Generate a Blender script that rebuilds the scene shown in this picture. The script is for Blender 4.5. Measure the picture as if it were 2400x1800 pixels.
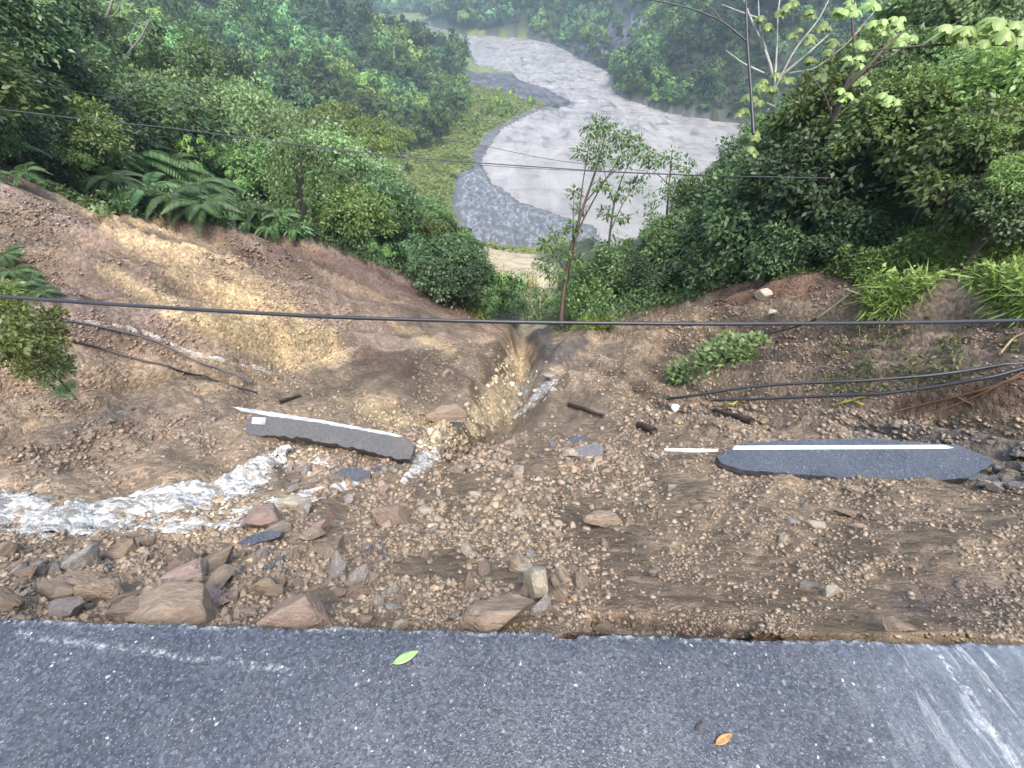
import bpy, bmesh, math, random
import numpy as np
from mathutils import Vector, Matrix
R = math.radians
S = bpy.context.scene
for o in list(bpy.data.objects): bpy.data.objects.remove(o)
C = S.collection
rng = np.random.default_rng(7)
random.seed(7)

# ------------------------------------------------------------------ camera, sky, sun, exposure
CAMZ, PITCH, FPX, CX, CY = 1.7, 42.0, 995.4, 1106.0, 829.5     # picture measured on a 2212 x 1659 grid
cam = bpy.data.cameras.new('camera'); camo = bpy.data.objects.new('camera', cam); C.objects.link(camo)
camo.location = (0, 0, CAMZ); camo.rotation_euler = (R(90 - PITCH), 0, 0)
cam.sensor_width = 36; cam.lens = 36 * FPX / 2212; cam.clip_start = .05; cam.clip_end = 12000
S.camera = camo
SUN_EL, SUN_AZ = 66, 165          # azimuth clockwise from +Y
w = bpy.data.worlds.new('World'); S.world = w; w.use_nodes = True
nt = w.node_tree; nt.nodes.clear()
sky = nt.nodes.new('ShaderNodeTexSky'); sky.sky_type = 'NISHITA'; sky.sun_disc = False
sky.sun_elevation = R(SUN_EL); sky.sun_rotation = R(SUN_AZ); sky.air_density = 1.0; sky.dust_density = 4.0; sky.ozone_density = 1.0
bg = nt.nodes.new('ShaderNodeBackground'); bg.inputs[1].default_value = .15
wo = nt.nodes.new('ShaderNodeOutputWorld')
nt.links.new(sky.outputs[0], bg.inputs[0]); nt.links.new(bg.outputs[0], wo.inputs[0])
sl = bpy.data.lights.new('sun', 'SUN'); sl.energy = 1.3; sl.angle = R(24); sl.color = (1, .94, .84)
so = bpy.data.objects.new('sun', sl); C.objects.link(so)
so.rotation_euler = (R(90 - SUN_EL), 0, R(180 - SUN_AZ) + 0)
so.rotation_euler = Vector((math.sin(R(SUN_AZ)) * math.cos(R(SUN_EL)), math.cos(R(SUN_AZ)) * math.cos(R(SUN_EL)), math.sin(R(SUN_EL)))).to_track_quat('Z', 'Y').to_euler()
S.view_settings.view_transform = 'Standard'; S.view_settings.look = 'None'
S.view_settings.exposure = 1.82; S.view_settings.gamma = 1
S.render.engine = 'CYCLES'
S.cycles.use_denoising = True
S.cycles.max_bounces = 5; S.cycles.diffuse_bounces = 3; S.cycles.glossy_bounces = 2; S.cycles.transmission_bounces = 3
S.cycles.transparent_max_bounces = 4; S.cycles.volume_bounces = 0
S.cycles.caustics_reflective = False; S.cycles.caustics_refractive = False

# ------------------------------------------------------------------ pixel <-> place
SP, CP = math.sin(R(PITCH)), math.cos(R(PITCH))
def ray(px, py):
    u = (np.asarray(px, float) - CX) / FPX; v = (CY - np.asarray(py, float)) / FPX
    return np.stack([u + 0 * v, CP + v * SP + 0 * u, -SP + v * CP + 0 * u], -1)
def P(px, py, t): 
    p = ray(px, py) * np.asarray(t, float)[..., None]; p[..., 2] += CAMZ; return p
def onz(px, py, z):
    d = ray(px, py); return P(px, py, (z - CAMZ) / d[..., 2])
def pix(p):
    p = np.asarray(p, float); x, y, z = p[..., 0], p[..., 1], p[..., 2] - CAMZ
    t = y * CP - z * SP; up = y * SP + z * CP; t = np.where(t < .05, .05, t)
    return np.stack([CX + FPX * x / t, CY - FPX * up / t, t], -1)

# ------------------------------------------------------------------ noise
_h = np.random.default_rng(3).random((256, 256)).astype(np.float64)
def vnoise(x, y, seed=0):
    x = np.asarray(x, float) + seed * 17.31; y = np.asarray(y, float) + seed * 9.17
    xi = np.floor(x).astype(int); yi = np.floor(y).astype(int); fx = x - xi; fy = y - yi
    fx = fx * fx * fx * (fx * (fx * 6 - 15) + 10); fy = fy * fy * fy * (fy * (fy * 6 - 15) + 10)
    a = _h[xi & 255, yi & 255]; b = _h[(xi + 1) & 255, yi & 255]; c = _h[xi & 255, (yi + 1) & 255]; d = _h[(xi + 1) & 255, (yi + 1) & 255]
    return (a * (1 - fx) + b * fx) * (1 - fy) + (c * (1 - fx) + d * fx) * fy - .5
def fbm(x, y, o=4, seed=0, g=.5):
    s = 0; a = 1
    for k in range(o):
        s = s + a * vnoise(x * 2 ** k, y * 2 ** k, seed + k * 5); a *= g
    return s
def sstep(a, b, x):
    t = np.clip((x - a) / (b - a), 0, 1); return t * t * (3 - 2 * t)
def inpoly(px, py, poly):
    px = np.asarray(px, float); py = np.asarray(py, float); r = np.zeros(np.broadcast(px, py).shape, bool)
    n = len(poly)
    for i in range(n):
        x0, y0 = poly[i][:2]; x1, y1 = poly[(i + 1) % n][:2]
        if y0 == y1: continue
        c = ((y0 > py) != (y1 > py)) & (px < (x1 - x0) * (py - y0) / (y1 - y0) + x0)
        r ^= c
    return r
def dseg(px, py, line, closed=False):
    """distance to a polyline, and the width interpolated along it (third value of each point)"""
    px = np.asarray(px, float); py = np.asarray(py, float)
    best = np.full(np.broadcast(px, py).shape, 1e9); wd = np.ones_like(best); L = list(line)
    if closed: L = L + [L[0]]
    for a, b in zip(L[:-1], L[1:]):
        dx, dy = b[0] - a[0], b[1] - a[1]; l2 = dx * dx + dy * dy + 1e-9
        s = np.clip(((px - a[0]) * dx + (py - a[1]) * dy) / l2, 0, 1)
        d = np.hypot(px - a[0] - s * dx, py - a[1] - s * dy)
        if len(a) > 2:
            wv = a[2] + (b[2] - a[2]) * s
            better = d / wv < best / wd
        else: wv = 1; better = d < best
        best = np.where(better, d, best); wd = np.where(better, wv, wd)
    return best, wd
def stroke(px, py, line):
    d, wv = dseg(px, py, line); return np.clip(1 - d / wv, 0, 1)

# ------------------------------------------------------------------ the lie of the land
RZ = -70.0                       # river level
ctl = []
def cp(*pts):
    for x, y, t in pts: ctl.append(tuple(P(x, y, t)))
def cw(*pts): ctl.extend(pts)
for x in (-300, 0, 400, 800, 1106, 1400, 1800, 2212, 2500):
    cp((x, 1345, 1.78), (x, 1300, 2.0), (x, 1200, 2.65), (x, 1100, 3.6))
cp((0, 1000, 4.8), (300, 1000, 4.95), (600, 1000, 5.2), (850, 1000, 5.3), (1106, 1000, 5.1), (1300, 1000, 5.15), (1550, 1000, 5.1), (1850, 1000, 4.95), (2212, 1000, 4.6))
cp((0, 900, 6.2), (300, 900, 6.8), (600, 900, 7.4), (900, 900, 8.6), (900, 960, 6.6), (1000, 925, 8.2), (1150, 900, 8.4), (1300, 900, 7.8), (1500, 900, 7.1), (1800, 900, 6.4), (2212, 900, 5.5))
cp((0, 800, 7.7), (300, 800, 9.2), (600, 800, 11.3), (850, 800, 13.6), (1000, 800, 15.8), (1100, 850, 12.2), (1110, 790, 18.5), (1300, 800, 13.5), (1500, 800, 10.6), (1800, 800, 8.1), (2212, 800, 6.8))
cp((0, 700, 9.5), (300, 700, 12.3), (600, 700, 16.5), (850, 700, 22), (1000, 740, 22), (1125, 745, 26), (1300, 720, 20.5), (1500, 720, 14.5), (1700, 700, 12.3), (1900, 700, 10), (2212, 700, 8.4))
cp((0, 600, 12), (300, 600, 15.5), (600, 600, 22), (850, 640, 27), (1060, 700, 30), (1130, 700, 34), (1500, 660, 19), (1700, 600, 16.3), (1900, 560, 14.5), (2212, 600, 10.5))
cp((0, 500, 15), (300, 500, 20), (480, 490, 24), (720, 530, 30), (940, 620, 34), (1150, 650, 47), (1150, 600, 78), (2212, 480, 13), (0, 400, 17.5), (-250, 500, 12), (-250, 700, 8), (2450, 600, 9), (2450, 480, 11))
# under the vegetation
cp((200, 420, 23), (100, 350, 24), (500, 420, 42), (700, 430, 52), (830, 470, 62), (930, 520, 85), (1050, 590, 90), (1000, 540, 120),
   (1300, 620, 40), (1450, 560, 36), (1600, 500, 40), (1300, 560, 90), (1500, 480, 85), (1750, 450, 50), (1950, 430, 60), (2212, 380, 40))
cp((0, 250, 30), (100, 200, 42), (300, 300, 48), (300, 200, 75), (500, 330, 75), (500, 250, 120), (650, 350, 105), (0, 100, 60), (150, 80, 110))
cw((-65, 250, -68), (-67, 290, -68), (-66, 360, -68), (-55, 450, -68), (-38, 525, -68), (-62, 570, -69), (-62, 520, -56), (-116, 520, -46), (-146, 520, -38), (-250, 500, -10),
   (-110, 300, -42), (-200, 300, 0), (-320, 350, 50), (-130, 400, -42), (-220, 420, -2), (-95, 200, -48), (-160, 200, -12), (-300, 200, 45), (-150, 650, -69), (-230, 800, -69), (-228, 1291, -70), (-100, 700, -70),
   (-30, 250, -68.5), (-20, 170, -68.5), (-45, 200, -67), (0, 150, -69), (-50, 150, -58), (-20, 110, -54))
cw((91, 531, -68), (81, 420, -68), (106, 350, -68), (146, 319, -68), (200, 300, -68), (320, 290, -68), (150, 560, -15), (140, 430, -25), (160, 380, -28), (220, 370, -5), (330, 360, 10), (200, 480, 40), (320, 500, 110), (500, 400, 100),
   (130, 700, 15), (60, 735, -67), (110, 820, 20), (220, 700, 110), (160, 1000, 70), (-61, 850, -67), (-150, 1000, -67), (-150, 1291, -66), (0, 900, -30), (60, 950, 20), (-60, 1100, 15), (0, 1300, 90), (-110, 1450, 60),
   (-330, 1700, -20), (-550, 1900, 90), (-250, 2300, 120), (300, 2500, 300), (-900, 1500, 200), (-1000, 800, 200), (1000, 800, 300), (0, 3400, 320), (-2000, 2500, 350), (2000, 2500, 380), (60, 200, -73), (60, 300, -73), (150, 200, -73), (20, 500, -73), (0, 650, -73), (250, 150, -72))
for s in (-1, 1):
    for a in (78, 92):
        for r_, z in ((5, -1.8), (12, -2.6), (30, -2), (90, 10 if s < 0 else -30), (400, 90 if s < 0 else 20)):
            cw((s * r_ * math.sin(R(a)), max(.75, r_ * math.cos(R(a))) if a < 90 else .72, z))
ctl = np.array(ctl)
def feat(x, y):
    r = np.hypot(x, y); return np.stack([np.arctan2(x, y) * 2.2, np.log(r)], -1), r
_f, _r = feat(ctl[:, 0], ctl[:, 1]); _val = np.arctan2(CAMZ - ctl[:, 2], _r)
def _phi(d): return d * d * np.log(d + 1e-9)
_n = len(ctl); _A = np.zeros((_n + 3, _n + 3))
_A[:_n, :_n] = _phi(np.linalg.norm(_f[:, None] - _f[None], axis=-1)) + np.eye(_n) * 2e-3
_A[:_n, _n] = 1; _A[:_n, _n + 1:] = _f; _A[_n:, :_n] = _A[:_n, _n:].T
_w = np.linalg.solve(_A, np.concatenate([_val, [0, 0, 0]]))
def rbf(x, y):
    f, r = feat(x, y); sh = r.shape; f = f.reshape(-1, 2); out = np.empty(len(f))
    for i in range(0, len(f), 40000):
        g = f[i:i + 40000]
        out[i:i + 40000] = _phi(np.linalg.norm(g[:, None] - _f[None], axis=-1)) @ _w[:_n] + _w[_n] + g @ _w[_n + 1:]
    return CAMZ - r * np.tan(np.clip(out.reshape(sh), -.9, 1.5))
# river outline on the picture, set down at river level
RIV_L = [(900, 55), (1000, 80), (1012, 92), (1030, 140), (1108, 157), (1120, 172), (1180, 190), (1240, 222), (1222, 232), (1165, 240), (1085, 280), (1058, 318), (1040, 352), (1062, 395), (1128, 437), (1205, 462), (1290, 492), (1285, 540), (1255, 600), (1270, 680)]
RIV_R = [(2600, 700), (3300, 330), (2200, 300), (1800, 285), (1615, 270), (1450, 246), (1330, 205), (1312, 155), (1200, 98), (1140, 82), (1010, 76), (905, 50)]
river_xy = onz([p[0] for p in RIV_L + RIV_R], [p[1] for p in RIV_L + RIV_R], RZ)[:, :2]
BAR = [(1040, 352), (1062, 395), (1128, 437), (1205, 462), (1290, 492), (1285, 545), (1150, 556), (1040, 552), (1000, 520), (975, 450), (985, 380)]   # wet gravel flat
bar_xy = onz([p[0] for p in BAR], [p[1] for p in BAR], RZ)[:, :2]
SPIT = [(975, 165), (1060, 158), (1112, 162), (1150, 182), (1215, 205), (1242, 222), (1215, 238), (1150, 224), (1080, 202), (985, 184)]
spit_xy = onz([p[0] for p in SPIT], [p[1] for p in SPIT], RZ)[:, :2]
ROAD_E = [(-600, 1328), (0, 1342), (300, 1350), (600, 1355), (900, 1362), (1250, 1372), (1600, 1380), (1900, 1388), (2212, 1392), (2900, 1400)]
road_e = onz([p[0] for p in ROAD_E], [p[1] for p in ROAD_E], 0.0)[:, :2]
def road_y(x): return np.interp(x, road_e[:, 0], road_e[:, 1])
SLABZ = -2.12
SLAB = [(1549, 985), (1575, 972), (1596, 958), (1700, 951), (1870, 947), (1990, 955), (2075, 962), (2140, 990), (2150, 1000), (2120, 1015), (2105, 1032), (2040, 1036), (1880, 1038), (1720, 1024), (1640, 1017), (1600, 1015), (1560, 1000)]
CLIFF = [(1225, 108), (1252, 60), (1290, 10), (1310, -60), (1430, -60), (1392, 60), (1335, 155), (1290, 155)]
GUL = P(1125, 742, 27)
def groove(x, y):
    dx, dy = x - GUL[0], y - GUL[1]; a = np.arctan2(dx, -dy); d = np.hypot(dx, dy); a = a + .10 * fbm(x * .25, y * .25, 3, 60)
    n = fbm(a * 8, d * .05 + 3, 5, 3, .6); return .8 * n + .5 * (.5 - np.abs(fbm(a * 13, d * .04, 4, 7)) * 3.2)
def land(x, y):
    z = rbf(x, y); r = np.hypot(x, y)
    q = pix(np.stack([x, y, z], -1)); px, py = q[..., 0], q[..., 1]
    near = 1 - sstep(45, 90, r)
    # gullies and ribs down both flanks of the scar
    sl_ = np.clip((x * 1.0 + 2) / 14, -1, 1)
    L = sstep(.05, .5, -sl_) * sstep(3, 8, r); Rr = sstep(.15, .6, sl_) * sstep(3, 8, r)
    ga = groove(x, y); dg = np.hypot(x - GUL[0], y - GUL[1])
    z = z + near * (L * 1.0 + Rr * 1.1) * np.clip(dg * .12, 0, 1.7) * ga
    a = np.clip(r, .6, 40)
    z = z + near * sstep(.9, 2.5, r) * (.105 * np.minimum(a, 6) ** .85 * fbm(x / a ** .6 * 1.1, y / a ** .6 * 1.1, 5, 11, .6) + .034 * np.minimum(a, 14) ** .8 * fbm(x / a ** .7 * 7, y / a ** .7 * 7, 3, 21, .6))
    for line, amt in STROKES: z = z + amt * q[..., 2] * sstep(0, 1, stroke(px, py, line)) * near
    # far: cut the river bed out, keep the banks above the water
    fx = r > 60
    if fx.any():
        X, Y = x[fx], y[fx]; ins = inpoly(X, Y, river_xy); d, _ = dseg(X, Y, river_xy, True); zz = z[fx]
        dn = d + 6 * fbm(X * .05, Y * .05, 3, 4)
        out = np.maximum(zz + sstep(30, 140, d) * (14 * fbm(X * .012, Y * .012, 4, 8) + 5 * fbm(X * .04, Y * .04, 3, 9)), RZ + .35 + .02 * d)
        q5 = inpoly(px[fx], py[fx], CLIFF); out = out + np.where(q5 & (d > 4), 9 * (fbm(X * .035 + zz * .02, zz * .05, 4, 71)) * sstep(4, 30, d), 0)
        zz = np.where(ins, RZ - 2, out)
        b = inpoly(X, Y, bar_xy); zz = np.where(b, RZ + .15 + .25 * fbm(X * .15, Y * .15, 3, 2), zz)
        z = z.copy(); z[fx] = zz
    m = (dseg(px, py, SLAB, True)[0] < 25) | inpoly(px, py, SLAB)
    z = np.where(m & (r < 12), np.minimum(z, SLABZ - .11), z)
    # the ground drops away behind the broken road edge
    e = y - road_y(x)
    lipd = -.10 - .24 * sstep(0, .8, stroke(px, py, [(1270, 1365, 60), (1450, 1370, 60), (1660, 1385, 50)]))
    z = np.where(e < .05, np.minimum(z, lipd + .05 * fbm(x * 6, y * 6, 2, 2)), z)
    return z
STROKES = [
    ([(640, 760, 40), (760, 775, 45), (880, 790, 45), (1015, 832, 26)], .030),      # dark rib left of the gully
    ([(200, 720, 18), (330, 755, 20), (450, 790, 22), (540, 830, 18)], -.020),
    ([(1240, 790, 30), (1290, 740, 30), (1400, 680, 30)], .012),
    ([(1135, 700, 30), (1128, 740, 40)], -.02),
    ([(1124, 765, 60), (1100, 840, 100), (1050, 900, 70), (980, 935, 44)], -.10),
    ([(1040, 790, 26), (960, 740, 34), (860, 690, 40)], .018),
    ([(1200, 790, 30), (1235, 750, 34), (1290, 715, 30)], .035),
    ([(1230, 830, 24), (1330, 780, 26), (1480, 720, 30)], .014),
    ([(1290, 850, 18), (1400, 800, 18), (1540, 745, 20)], -.010),
    ([(965, 895, 50), (960, 900, 50)], .035),
    ([(880, 955, 24), (1000, 925, 30), (1090, 870, 34), (1115, 790, 20)], -.012),
    ([(1290, 1345, 26), (1400, 1352, 30), (1620, 1368, 22)], -.05),
    ([(1270, 1300, 30), (1500, 1310, 30), (1700, 1330, 26)], .012),
    ([(0, 1095, 55), (250, 1110, 50), (430, 1070, 45), (560, 1030, 35)], -.012),
    ([(1580, 640, 35), (1700, 605, 30), (1830, 600, 25)], .012),
    ([(0, 880, 20), (200, 900, 24), (420, 960, 20)], .012),
    ([(0, 1040, 16), (240, 1040, 16), (480, 1010, 16)], .012),
]
NT, NR = 900, 820
TH = np.linspace(R(-94), R(94), NT)
LR = np.concatenate([np.linspace(math.log(.62), math.log(70), 560, endpoint=False), np.linspace(math.log(70), math.log(3600), NR - 560)])
_T, _L = np.meshgrid(TH, LR, indexing='ij'); GX = np.exp(_L) * np.sin(_T); GY = np.exp(_L) * np.cos(_T)
GZ = land(GX, GY)
_lri = np.interp
def zf(x, y):
    x = np.asarray(x, float); y = np.asarray(y, float)
    ti = np.clip((np.arctan2(x, y) - TH[0]) / (TH[1] - TH[0]), 0, NT - 1.001)
    ri = np.clip(np.interp(np.log(np.hypot(x, y) + 1e-9), LR, np.arange(NR)), 0, NR - 1.001)
    a = ti.astype(int); b = ri.astype(int); fa = ti - a; fb = ri - b
    return (GZ[a, b] * (1 - fb) + GZ[a, b + 1] * fb) * (1 - fa) + (GZ[a + 1, b] * (1 - fb) + GZ[a + 1, b + 1] * fb) * fa
_GQ = (CAMZ - GZ) / np.exp(_L)                         # tangent of the angle down
def ground(px, py, rmin=.0):
    """where the sight line through a picture point first meets the land"""
    px = np.atleast_1d(np.asarray(px, float)); py = np.atleast_1d(np.asarray(py, float)); out = np.empty((len(px), 3)); rr = np.exp(LR)
    for i in range(0, len(px), 4000):
        d = ray(px[i:i + 4000], py[i:i + 4000]); h = np.hypot(d[:, 0], d[:, 1]); q = -d[:, 2] / h
        ti = np.clip(((np.arctan2(d[:, 0], d[:, 1]) - TH[0]) / (TH[1] - TH[0]) + .5).astype(int), 0, NT - 1)
        hit = (_GQ[ti] < q[:, None]) & (rr[None] > rmin); j = np.where(hit.any(1), hit.argmax(1), NR - 1)
        j0 = np.maximum(j - 1, 0); k = np.arange(len(q)); q0, q1 = _GQ[ti, j0], _GQ[ti, j]
        f = np.clip(np.where(np.abs(q0 - q1) > 1e-9, (q0 - q) / (q0 - q1 + 1e-12), 1), 0, 1); r = rr[j0] + (rr[j] - rr[j0]) * f
        s = r / h; out[i:i + 4000] = d * s[:, None]
    out[:, 2] += CAMZ
    return out
def gp(px, py): return Vector(ground(px, py)[0])

# ------------------------------------------------------------------ object helpers
def mesh_np(name, V, F, mat=None, parent=None, smooth=False, attrs=None):
    """V (n,3); F (m,k) array, all faces with k corners, or a list of such arrays"""
    Fs = F if isinstance(F, list) else [F]
    me = bpy.data.meshes.new(name); V = np.ascontiguousarray(V, np.float32)
    me.vertices.add(len(V)); me.vertices.foreach_set('co', V.ravel())
    idx = np.concatenate([f.ravel() for f in Fs]).astype(np.int32); tot = np.concatenate([np.full(len(f), f.shape[1]) for f in Fs]).astype(np.int32)
    me.loops.add(len(idx)); me.loops.foreach_set('vertex_index', idx)
    me.polygons.add(len(tot)); me.polygons.foreach_set('loop_start', np.concatenate([[0], np.cumsum(tot)[:-1]]).astype(np.int32))
    if smooth: me.polygons.foreach_set('use_smooth', np.ones(len(tot), bool))
    for k, a in (attrs or {}).items():
        a = np.asarray(a, np.float32)
        if a.ndim == 1: me.attributes.new(k, 'FLOAT', 'POINT').data.foreach_set('value', a)
        else:
            if a.shape[1] == 3: a = np.concatenate([a, np.ones((len(a), 1), np.float32)], 1)
            me.attributes.new(k, 'FLOAT_COLOR', 'POINT').data.foreach_set('color', np.ascontiguousarray(a).ravel())
    me.update(); me.validate()
    if mat: me.materials.append(mat)
    return link(name, me, parent)
def link(name, me, parent=None):
    o = bpy.data.objects.new(name, me); C.objects.link(o)
    if parent: o.parent = parent
    return o
def tag(o, label=None, cat=None, group=None, kind=None):
    for k, v in (('label', label), ('category', cat), ('group', group), ('kind', kind)):
        if v: o[k] = v
    return o
def empty(name, loc=(0, 0, 0), rot=(0, 0, 0), sc=1, label=None, cat=None, group=None):
    o = bpy.data.objects.new(name, None); C.objects.link(o); o.empty_display_size = .1
    o.location = loc; o.rotation_euler = rot; o.scale = (sc,) * 3 if np.isscalar(sc) else sc
    return tag(o, label, cat, group)
def grid_faces(n, m):
    a = np.arange(n * m).reshape(n, m)
    return np.stack([a[:-1, :-1], a[1:, :-1], a[1:, 1:], a[:-1, 1:]], -1).reshape(-1, 4)

# ------------------------------------------------------------------ material helper
class N:
    def __init__(s, name):
        s.m = bpy.data.materials.new(name); s.m.use_nodes = True; s.t = s.m.node_tree; s.t.nodes.clear()
        s.out = s.add('OutputMaterial')
    def add(s, kind, **kw):
        n = s.t.nodes.new('ShaderNode' + kind)
        for k, v in kw.items(): setattr(n, k, v)
        return n
    def put(s, sock, v):
        if isinstance(v, bpy.types.NodeSocket): s.t.links.new(v, sock)
        elif v is not None:
            if hasattr(sock.default_value, '__len__') and not np.isscalar(v): 
                v = tuple(v); sock.default_value = v + (1,) if len(sock.default_value) == 4 and len(v) == 3 else v
            else: sock.default_value = (v, v, v, 1)[:len(sock.default_value)] if hasattr(sock.default_value, "__len__") else v
    def pos(s, mapping=None):
        p = s.add('NewGeometry').outputs['Position']
        return s.map(p, mapping) if mapping else p
    def obj(s): return s.add('TexCoord').outputs['Object']
    def map(s, v, scale, rot=(0, 0, 0)):
        m = s.add('Mapping'); s.put(m.inputs[0], v); m.inputs['Scale'].default_value = scale if not np.isscalar(scale) else (scale,) * 3; m.inputs['Rotation'].default_value = rot
        return m.outputs[0]
    def noise(s, v, sc, det=4, rough=.55, dist=0, col=False):
        n = s.add('TexNoise'); s.put(n.inputs['Vector'], v); n.inputs['Scale'].default_value = sc; n.inputs['Detail'].default_value = det
        n.inputs['Roughness'].default_value = rough; n.inputs['Distortion'].default_value = dist
        return n.outputs[1 if col else 0]
    def voro(s, v, sc, out='Distance', feature='F1', rand=1):
        n = s.add('TexVoronoi', feature=feature); s.put(n.inputs['Vector'], v); n.inputs['Scale'].default_value = sc; n.inputs['Randomness'].default_value = rand
        return n.outputs[out]
    def ramp(s, f, stops, interp='LINEAR'):
        n = s.add('ValToRGB'); s.put(n.inputs[0], f); cr = n.color_ramp; cr.interpolation = interp
        while len(cr.elements) < len(stops): cr.elements.new(.5)
        for e, (p, c) in zip(cr.elements, stops):
            e.position = p; e.color = (tuple(c) + (1,)) if not np.isscalar(c) else (c, c, c, 1)
        return n.outputs[0]
    def mix(s, f, a, b, mode='MIX'):
        n = s.add('MixRGB', blend_type=mode); s.put(n.inputs[0], f); s.put(n.inputs[1], a); s.put(n.inputs[2], b); return n.outputs[0]
    def math(s, op, a, b=None, clamp=False):
        n = s.add('Math', operation=op, use_clamp=clamp); s.put(n.inputs[0], a); s.put(n.inputs[1], b); return n.outputs[0]
    def attr(s, name, out='Color'):
        return s.add('Attribute', attribute_name=name).outputs[out]
    def hsv(s, c, h=.5, sat=1, v=1):
        n = s.add('HueSaturation'); s.put(n.inputs['Hue'], h); s.put(n.inputs['Saturation'], sat); s.put(n.inputs['Value'], v); s.put(n.inputs['Color'], c); return n.outputs[0]
    def bump(s, h, st=.5, d=.02, nrm=None):
        n = s.add('Bump'); s.put(n.inputs['Strength'], st); n.inputs['Distance'].default_value = d; s.put(n.inputs['Height'], h); s.put(n.inputs['Normal'], nrm); return n.outputs[0]
    def bsdf(s, col, rough=.7, spec=.5, nrm=None, **kw):
        b = s.add('BsdfPrincipled'); s.put(b.inputs['Base Color'], col); s.put(b.inputs['Roughness'], rough); s.put(b.inputs['Specular IOR Level'], spec); s.put(b.inputs['Normal'], nrm)
        for k, v in kw.items(): s.put(b.inputs[k], v)
        return b.outputs[0]
    def done(s, sh): s.t.links.new(sh, s.out.inputs[0]); return s.m

#@@MATERIALS
def m_ground():
    n = N('soil'); p = n.pos(); col = n.attr('soil')
    big = n.noise(p, 1.1, 8, .65); fine = n.noise(p, 9, 10, .7)
    c = n.mix(1, col, n.ramp(big, [(.25, .62), (.5, .95), (.75, 1.25)]), 'MULTIPLY')
    c = n.mix(1, c, n.ramp(fine, [(.28, .62), (.5, 1.0), (.72, 1.4)]), 'MULTIPLY')
    c = n.mix(1, c, n.ramp(n.noise(n.map(p, (.16, .16, .07), (0, R(25), 0)), 1, 7, .7), [(.36, .62), (.5, 1.0), (.64, 1.35)]), 'MULTIPLY')
    v1 = n.voro(p, 13, 'Color'); c = n.mix(.22, c, n.mix(1, c, n.ramp(n.math('MULTIPLY', n.add('SeparateColor').outputs[0], 1), [(0, 1), (1, 1)]), 'MULTIPLY'))
    sep = n.add('SeparateColor'); n.put(sep.inputs[0], v1)
    c = n.mix(1, c, n.ramp(sep.outputs[0], [(0, .72), (.6, 1), (1, 1.35)]), 'MULTIPLY')
    d1 = n.voro(p, 13); d2 = n.voro(p, 48)
    h = n.math('ADD', n.math('MULTIPLY', fine, .6), n.math('ADD', n.math('MULTIPLY', d1, -.5), n.math('MULTIPLY', d2, -.2)))
    nr = n.bump(h, .9, .055)
    wet = n.noise(p, .6, 3); return n.done(n.bsdf(c, n.ramp(wet, [(.35, .42), (.65, .8)]), .35, nr))
M = {'soil': m_ground()}

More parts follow.
